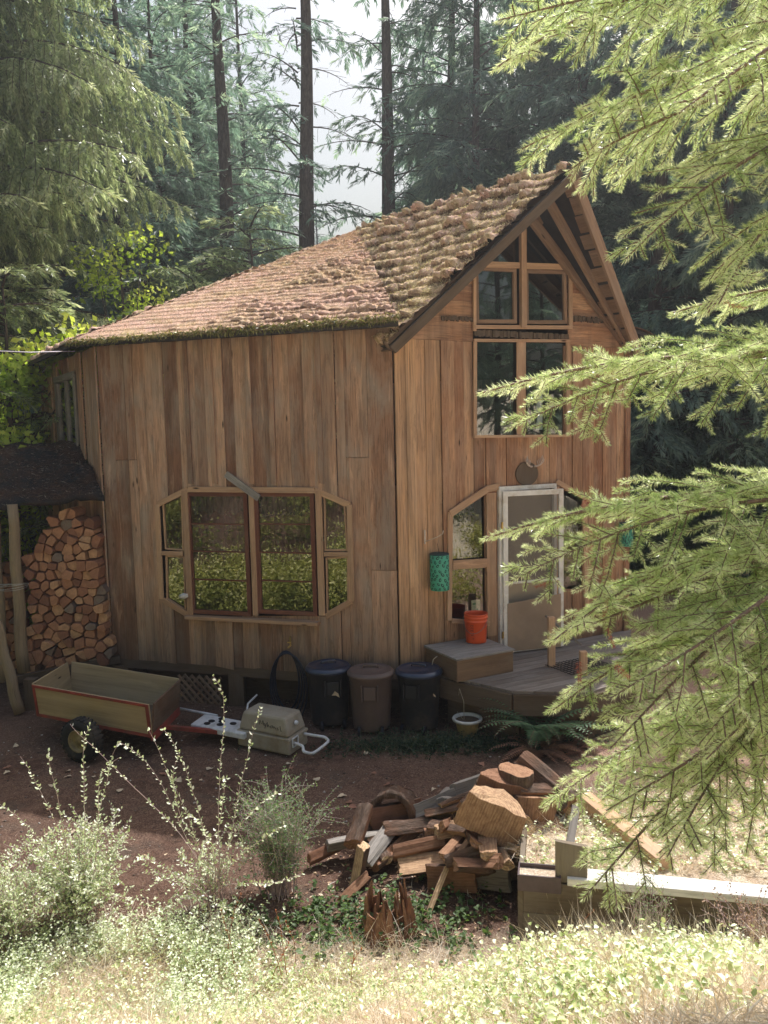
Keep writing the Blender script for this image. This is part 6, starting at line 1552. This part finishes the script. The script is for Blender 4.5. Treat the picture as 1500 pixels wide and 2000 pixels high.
# chips and splinters round the heap
rs2 = np.random.RandomState(5); n = 2600; P = np.stack([rs2.normal(.75, .95, n), rs2.normal(6.2, .55, n)], -1); b = np.stack([P[:, 0], P[:, 1], gz(P[:, 0], P[:, 1])+.006], -1)
P_ok = bed_maskf(P[:, 0], P[:, 1]); b = b[P_ok]; n = len(b)
d = nrm_(np.stack([rs2.normal(0, 1, n), rs2.normal(0, 1, n), rs2.normal(0, .18, n)], -1)); up = nrm_(np.stack([rs2.normal(0, .3, n), rs2.normal(0, .3, n), np.ones(n)], -1)); sd = nrm_(np.cross(up, d)); L = rs2.uniform(.015, .06, n)
V, F = kites(b, d, sd, L, L*rs2.uniform(.2, .5, n)); tag(arr_obj('wood_chips', V, F, leafm('chip_wood', [(0, (.16, .08, .05)), (.6, (.45, .28, .17)), (1, (.75, .58, .40))], trans=.05, rnd=0), tone=rs2.rand(n)), 'pale wood chips and splinters strewn round the log heap', 'wood chips', kind='stuff')
# ================================================================ GROUND PLANTS
M_straw_b = leafm('dry_grass_blades', [(0, (.50, .38, .26)), (.4, (.82, .70, .54)), (1, (.97, .93, .86))], trans=.25, rnd=0, tcol=(1.05, 1.0, .9))
M_cover = leafm('ground_cover_leaves', [(0, (.13, .20, .06)), (.35, (.46, .56, .22)), (.65, (.78, .82, .50)), (1, (.96, .96, .86))], trans=.25, rough=.4, spec=.9, rnd=0, tcol=(1.1, 1.2, .6))
M_silver = leafm('pale_shrub_leaves', [(0, (.22, .30, .12)), (.4, (.58, .66, .38)), (.8, (.85, .88, .70)), (1, (.95, .95, .9))], trans=.25, rough=.38, spec=1.0, rnd=0, tcol=(1.1, 1.2, .75))
M_litter = leafm('needle_litter', [(0, (.10, .05, .035)), (.5, (.30, .17, .11)), (1, (.55, .42, .32))], trans=.1, rnd=0)
M_stem = plain('shrub_stem', (.46, .34, .34), rough=.7, var=.3, sc_=40); M_redstem = plain('red_dry_stem', (.40, .14, .06), rough=.8)
def in_view(n, x0, x1, y0, y1, rs, dens=None):
    out = np.zeros((0, 2))
    while len(out) < n:
        x = rs.uniform(x0, x1, n*2); y = rs.uniform(y0, y1, n*2); k = np.ones(len(x), bool)
        k &= np.abs(x) < (.56*y+.5)
        if dens is not None: k &= rs.rand(len(x)) < dens(x, y)
        out = np.vstack([out, np.stack([x[k], y[k]], 1)])
    return out[:n]
bed_mask = lambda x, y: ~((x > a0.x-.05) & (y > a0.y-.02-.0*(x)) & (y < a0.y+1.6))
def grass(n, x0, x1, y0, y1, lmin, lmax, wd, seed, mat, name, label, dens=None, lean=.6, upz=1.0, zf=None):
    rs = np.random.RandomState(seed); P = in_view(n, x0, x1, y0, y1, rs, dens); P = P[bed_mask(P[:, 0], P[:, 1])] if zf is None else P; n = len(P)
    b = np.stack([P[:, 0], P[:, 1], (gz(P[:, 0], P[:, 1])-.005) if zf is None else np.full(n, zf)], -1); d = nrm_(np.stack([rs.normal(0, lean, n), rs.normal(0, lean, n), np.full(n, upz)*rs.uniform(.2, 1, n)], -1))
    sd = nrm_(np.cross(d, rs.normal(0, 1, (n, 3)))); L = rs.uniform(lmin, lmax, n)
    V, F = kites(b, d, sd, L, np.full(n, wd)*rs.uniform(.6, 1.4, n), bend=np.stack([rs.normal(0, .3, n)*L, rs.normal(0, .3, n)*L, -.15*L*rs.rand(n)], -1), mid=.4)
    t = np.clip(rs.rand(n)*.7+.35*vnoise(P[:, 0]*2+20, P[:, 1]*2+20, 3), 0, 1)
    return tag(arr_obj(name, V, F, mat, tone=t), label, name.replace('_', ' '), kind='stuff')
edge = lambda x: 5.35-.25*np.sin(x*1.1+1)
grass(115000, -4, 5, 2.2, 6.1, .03, .13, .0045, 1, M_straw_b, 'dry_grass', 'sun bleached dry grass covering the near slope', dens=lambda x, y: np.clip((edge(x)+.35-y)/.7, .02, 1)*(.35+.65*vnoise(x*2.5+9, y*2.5+9, 7)))
grass(5000, -4, 5, 2.8, 5.4, .16, .34, .0035, 2, M_straw_b, 'tall_dry_grass', 'long straw coloured grass stalks on the near slope', lean=.35, dens=lambda x, y: np.clip((vnoise(x*3+9, y*3+9, 17)-.35)*3, 0.03, 1))
grass(80000, -6, 6, 5.0, 10.6, .015, .08, .0045, 3, M_litter, 'needle_litter', 'fallen needles and bits of bark strewn over the yard', lean=2.0, upz=.25)
grass(9000, a0.x+.06, 4.2, a0.y+.12, a0.y+1.5, .04, .22, .0045, 31, M_straw_b, 'bed_straw', 'bleached straw and stalks lying in the raised bed', lean=1.2, zf=.37)
# leafy ground cover: little leaves held in sprigs
def cover(n, seed, dens, lo, hi, hmax, name, label, mat, box=(-4, 5, 2.7, 6.0), leaves=7, flat=1.0, zf=None):
    rs = np.random.RandomState(seed); P = in_view(n, *box, rs, dens); P = P[bed_mask(P[:, 0], P[:, 1])] if zf is None else P; n = len(P); h = hmax*rs.rand(n)**1.3
    base = np.stack([P[:, 0], P[:, 1], gz(P[:, 0], P[:, 1]) if zf is None else np.full(n, zf)], -1); ld = np.stack([rs.normal(0, .35, n), rs.normal(0, .35, n), np.ones(n)], -1)
    B = []; 
    for k in range(leaves):
        t = (k+1)/leaves; p = base+ld*(h*t)[:, None]+rs.normal(0, .012, (n, 3)); B.append(p)
    b = np.concatenate(B); m = len(b); d = nrm_(np.stack([rs.normal(0, 1, m), rs.normal(0, 1, m), rs.uniform(-.1, .7, m)*flat], -1)); up = nrm_(np.stack([rs.normal(0, .35, m), rs.normal(0, .35, m), np.ones(m)], -1)); sd = nrm_(np.cross(up, d))
    L = rs.uniform(lo, hi, m); V, F = leaves6(b, d, sd, L, L*rs.uniform(.55, .85, m)); t = np.repeat(np.clip(rs.rand(m)*.75+.3*np.tile(vnoise(P[:, 0]*3+5, P[:, 1]*3+5, 4), leaves), 0, 1), 2)
    o = arr_obj(name, V, F, mat, tone=t); return tag(o, label, name.replace('_', ' '), kind='stuff')
cover(4600, 5, lambda x, y: np.clip((5.5-.2*np.sin(x*2)-y)/.8, 0, 1)*np.clip((vnoise(x*1.7+30, y*1.7+30, 5)-.28)*3.2, .04, 1)*np.clip((y-2.2)/1.3, .35, 1), .014, .032, .13, 'ground_cover', 'small leaved ground cover glowing in the sun on the near slope', M_cover)
cover(2600, 6, lambda x, y: np.clip((-.7-x)/.8, 0, 1)*np.clip((5.7-y)/.4, 0, 1)*np.clip((y-3.9)/.5, 0, 1)*np.clip((vnoise(x*2.4+11, y*2.4+11, 19)-.3)*3, .03, 1), .014, .028, .26, 'leafy_thicket', 'dense pale leafy thicket at the foot of the left shrubs', M_silver, leaves=11)
cover(1200, 7, lambda x, y: np.clip((x-.0)/.5, 0, 1)*np.clip((4.95-y)/.2, 0, 1)*np.clip((vnoise(x*2.2+3, y*2.2+3, 15)-.2)*2.2, .06, 1), .022, .042, .18, 'broad_leaf_weeds', 'broad yellow green weed leaves below the raised bed', M_cover, leaves=5, box=(-.5, 3.5, 2.4, 5.2))
cover(900, 32, lambda x, y: .15+vnoise(x*3, y*3, 8), .02, .04, .12, 'bed_weeds', 'pale green weeds growing in the raised bed', M_cover, box=(a0.x+.06, 4.2, a0.y+.12, a0.y+1.5), leaves=6, zf=.38)
cover(330, 8, lambda x, y: np.exp(-(((x+.1)/.75)**2+((y-5.55)/.3)**2)), .03, .05, .14, 'vine_leaves', 'dark green vine leaves creeping around the rotten stump', leafm('vine_green', [(0, (.04, .07, .03)), (.7, (.13, .20, .08)), (1, (.40, .46, .18))], trans=.4), leaves=6, box=(-1.5, 1.2, 5.0, 6.2))
cover(900, 9, lambda x, y: np.exp(-(((x-.55)/.9)**2+((y-8.85)/.22)**2)), .015, .035, .12, 'low_weeds', 'low dull weeds along the bins, the pot and the deck foot', M_dark, leaves=8, box=(-2, 3, 8.2, 9.4))
grass(1800, -1, 2.6, 8.2, 9.3, .05, .2, .004, 12, leafm('dull_grass', [(0, (.07, .09, .05)), (1, (.30, .30, .20))], trans=.3), 'dull_grass', 'thin dull grass at the foot of the bins and pot', lean=.5, dens=lambda x, y: np.exp(-(((x-.6)/.9)**2+((y-8.9)/.25)**2)))
roof_litter(PA, nA, 60000, 3, .012, .045, .004, leafm('roof_needles', [(0, (.28, .13, .09)), (.5, (.66, .42, .33)), (1, (.92, .78, .66))], trans=.1, rnd=0), 'fallen_needles')
roof_litter(PGR, nG, 60000, 4, .012, .04, .0045, leafm('roof_moss_fibres', [(0, (.20, .15, .05)), (.5, (.66, .52, .30)), (1, (.95, .85, .66))], trans=.15, rnd=0), 'moss_fibres')
roof_litter(PA, nA, 5000, 5, .02, .09, .012, leafm('eave_moss', [(0, (.06, .07, .015)), (.6, (.22, .2, .05)), (1, (.45, .4, .18))], trans=.2, rnd=0), 'eave_moss', edge=True)
# arching shrubs
def shrub(px, py, n, Lr, spread, label, seed, mat, leaf=(.018, .034), targets=(), z=0, step=.022, name='shrub', side=True, up=1.2):
    rs = np.random.RandomState(seed); c = on_z(px, py, z); c.z = float(gz(c.x, c.y)); root = empty(name, c, 0, label, 'shrub')
    O = []; D = []; T = []; SG = []; RR = []
    def stem(p, d, L, depth, tgt=None):
        k = max(3, int(L/step)); p = p.copy(); d = d.copy(); st = L/k; ev = 0
        for i in range(k):
            t = i/k; q = p+d*st; SG.append((p.copy(), q.copy())); RR.append((.0042 if depth == 0 else .002)*(1-.7*t))
            if (t > (.22 if tgt is None else .35) or depth) and rs.rand() < (.93 if tgt is None else .62):
                s1 = np.cross(d, rs.normal(0, 1, 3)); s1 /= np.linalg.norm(s1)
                for sg in ((-1, 1) if rs.rand() < .4 else (1,)):
                    e = d*.45+s1*sg*.8+np.array([0, 0, .15]); O.append(q.copy()); D.append(e/np.linalg.norm(e)); T.append(rs.rand()*.8+.2*t)
            if side and tgt is None and depth == 0 and .2 < t < .9 and rs.rand() < .22:
                s2 = np.cross(d, rs.normal(0, 1, 3)); s2 /= np.linalg.norm(s2); e = d*.6+s2*.7; stem(q, e/np.linalg.norm(e), L*rs.uniform(.12, .3), 1)
            p = q
            if tgt is not None: w_ = tgt-p; w_ /= max(1e-6, np.linalg.norm(w_)); d = d*.93+w_*.07+rs.normal(0, .02, 3)
            else: d = d+np.array([0, 0, -.012-.02*t])+rs.normal(0, .035, 3)
            d /= np.linalg.norm(d)
    for i in range(n):
        a = rs.rand()*2*PI; s_ = rs.uniform(.05, spread); d = np.array([math.cos(a)*s_, math.sin(a)*s_, up]); d /= np.linalg.norm(d)
        stem(np.array([rs.normal(0, .05), rs.normal(0, .05), 0]), d, rs.uniform(*Lr), 0)
    for (tx, ty, yy) in targets:
        tg = at_y(tx, ty, yy)-c; tg = np.array(tg); d = tg/np.linalg.norm(tg)*.6+np.array([0, 0, .8]); d /= np.linalg.norm(d); stem(np.array([rs.normal(0, .04), rs.normal(0, .04), 0]), d, np.linalg.norm(tg)*1.08, 0, tg)
    O = np.array(O); D = np.array(D); T = np.array(T); sd = nrm_(np.cross(D, rs.normal(0, .5, O.shape)+np.array([0, 0, 1]))); L = rs.uniform(leaf[0], leaf[1], len(O))
    V, F = leaves6(O, D, sd, L, L*rs.uniform(.5, .7, len(O))); arr_obj('leaves', V, F, mat, parent=root, tone=np.repeat(T, 2))
    sV, sF = tubes_np(np.array(SG), np.array(RR), np.array(RR)*.85, 4); arr_obj('stems', sV, sF, M_stem, parent=root, smooth=True); return root
shrub(150, 1800, 110, (.35, .8), .9, 'bushy pale leaved shrub at the left, the denser of the two shrubs', 51, M_silver, targets=((50, 1495, 5.2), (100, 1490, 5.1), (170, 1440, 5.3), (225, 1470, 5.2), (10, 1580, 5), (20, 1650, 4.8), (215, 1500, 5.0)), side=True)
shrub(20, 1850, 80, (.35, .8), .9, 'low pale leaved shrub cut by the left edge of the photo', 53, M_silver, leaf=(.016, .03))
shrub(420, 1770, 22, (.35, .7), 1.3, 'thin shrub with long arching stems of white lit leaves', 52, M_silver, targets=((420, 1350, 5.4), (500, 1415, 5.5), (305, 1452, 5.2), (250, 1462, 5.1), (345, 1500, 5.1), (330, 1440, 5.2), (440, 1530, 5.0), (570, 1712, 4.6), (280, 1675, 4.6), (530, 1560, 5.1), (410, 1640, 4.5), (545, 1620, 5.0), (160, 1436, 5.3), (380, 1600, 4.7)), side=True)
M_broom = leafm('broom_green', [(0, (.08, .13, .07)), (1, (.28, .38, .20))], trans=.3)
shrub(545, 1745, 120, (.45, 1.05), .55, 'fine stemmed dark green broom bush right of the arching shrub', 54, M_broom, leaf=(.014, .024), step=.026, up=1.5)
shrub(1270, 1885, 45, (.2, .5), .5, 'small feathery green weed in front of the raised bed', 55, M_broom, leaf=(.008, .016), step=.025, z=.1)
shrub(1490, 1880, 60, (.2, .5), 1.3, 'dry brown brush at the lower right edge of the photo', 56, M_litter, leaf=(.012, .022), z=.3, up=.8)
# dry seed stalks
for i, (px, py, h) in enumerate(((440, 1840, .5), (452, 1850, .42), (548, 1880, .45), (560, 1875, .5), (530, 1900, .35), (690, 1860, .3), (575, 1850, .34), (680, 1900, .3), (1130, 1830, .25))):
    c = on_z(px, py, .15); c.z = float(gz(c.x, c.y)); mb = MB(); rs = random.Random(i+70); dx_ = rs.uniform(-.08, .08)
    pts = [Vector((dx_*t*t*2+.01*math.sin(t*5+i), .02*math.sin(t*3), h*t)) for t in np.linspace(0, 1, 9)]; mb.tube(pts, [.003-.0002*k for k in range(9)], seg=5)
    for k in range(10): t = rs.uniform(.6, 1); p_ = pts[int(t*8)]; mb.tube([p_, p_+Vector((rs.uniform(-.015, .015), rs.uniform(-.01, .01), rs.uniform(.0, .02)))], [.003, .0015], seg=4)
    mb.tube([pts[-1], pts[-1]+Vector((0, 0, .012))], [.005, .004], seg=6)
    o = mb.build('seed_stalk', M_redstem); o.location = c; tag(o, 'thin reddish brown dry seed stalk standing on the near slope', 'dry stalk', 'dry seed stalks on the near slope')
# pebbles and crumbs of bark
rs_ = np.random.RandomState(40); n = 2600; P = in_view(n, -5, 5, 5.2, 9.8, rs_); P = P[bed_mask(P[:, 0], P[:, 1])]; n = len(P); r_ = .004+.016*rs_.rand(n)**3
oct_ = np.array([[1, 0, 0], [0, 1, 0], [-1, 0, 0], [0, -1, 0], [0, 0, .7], [0, 0, -.7]]); ofs = (oct_[None]*rs_.uniform(.6, 1.3, (n, 6, 1)))*r_[:, None, None]
V = (ofs+np.stack([P[:, 0], P[:, 1], gz(P[:, 0], P[:, 1])+.002], -1)[:, None]).reshape(-1, 3); tri = np.array([[0, 1, 4], [1, 2, 4], [2, 3, 4], [3, 0, 4], [1, 0, 5], [2, 1, 5], [3, 2, 5], [0, 3, 5]]); F = (np.arange(n)[:, None, None]*6+tri[None]).reshape(-1, 3)
tag(arr_obj('pebbles', V, F, leafm('pebble_stone', [(0, (.08, .06, .05)), (.7, (.24, .2, .18)), (1, (.6, .57, .54))], trans=0, rnd=0, rough=.9, spec=.1), tone=np.repeat(rs_.rand(n)**1.5, 8)), 'pebbles and crumbs of bark lying on the bare yard', 'pebbles', kind='stuff')
# fallen leaves
rs = random.Random(21)
for i in range(70):
    px = rs.uniform(0, 1150); py = rs.uniform(1440, 1640) if i < 58 else rs.uniform(1850, 1990); c = on_z(px, py, 0 if i < 58 else .5)
    c.z = float(gz(c.x, c.y))+.012; mb = MB(); s_ = rs.uniform(.02, .045); n = 9
    P_ = [Vector((s_*(1+.35*math.cos(3*a_))*math.cos(a_), s_*.8*(1+.35*math.cos(3*a_))*math.sin(a_), rs.uniform(0, .014))) for a_ in np.linspace(0, 2*PI, n+1)[:-1]]
    cc = Vector((0, 0, .004)); b_ = len(mb.V); mb.V += P_+[cc]
    for k in range(n): mb.face([b_+k, b_+(k+1) % n, b_+n], [(0, 0)]*3, .5)
    o = mb.build('fallen_leaf', LEAFM if i % 3 else M_ferndead); o.location = c; o.rotation_euler = (rs.uniform(-.3, .3), rs.uniform(-.3, .3), rs.uniform(0, 6)); tag(o, 'curled dry leaf fallen on the brown ground of the yard', 'leaf', 'fallen leaves on the yard')
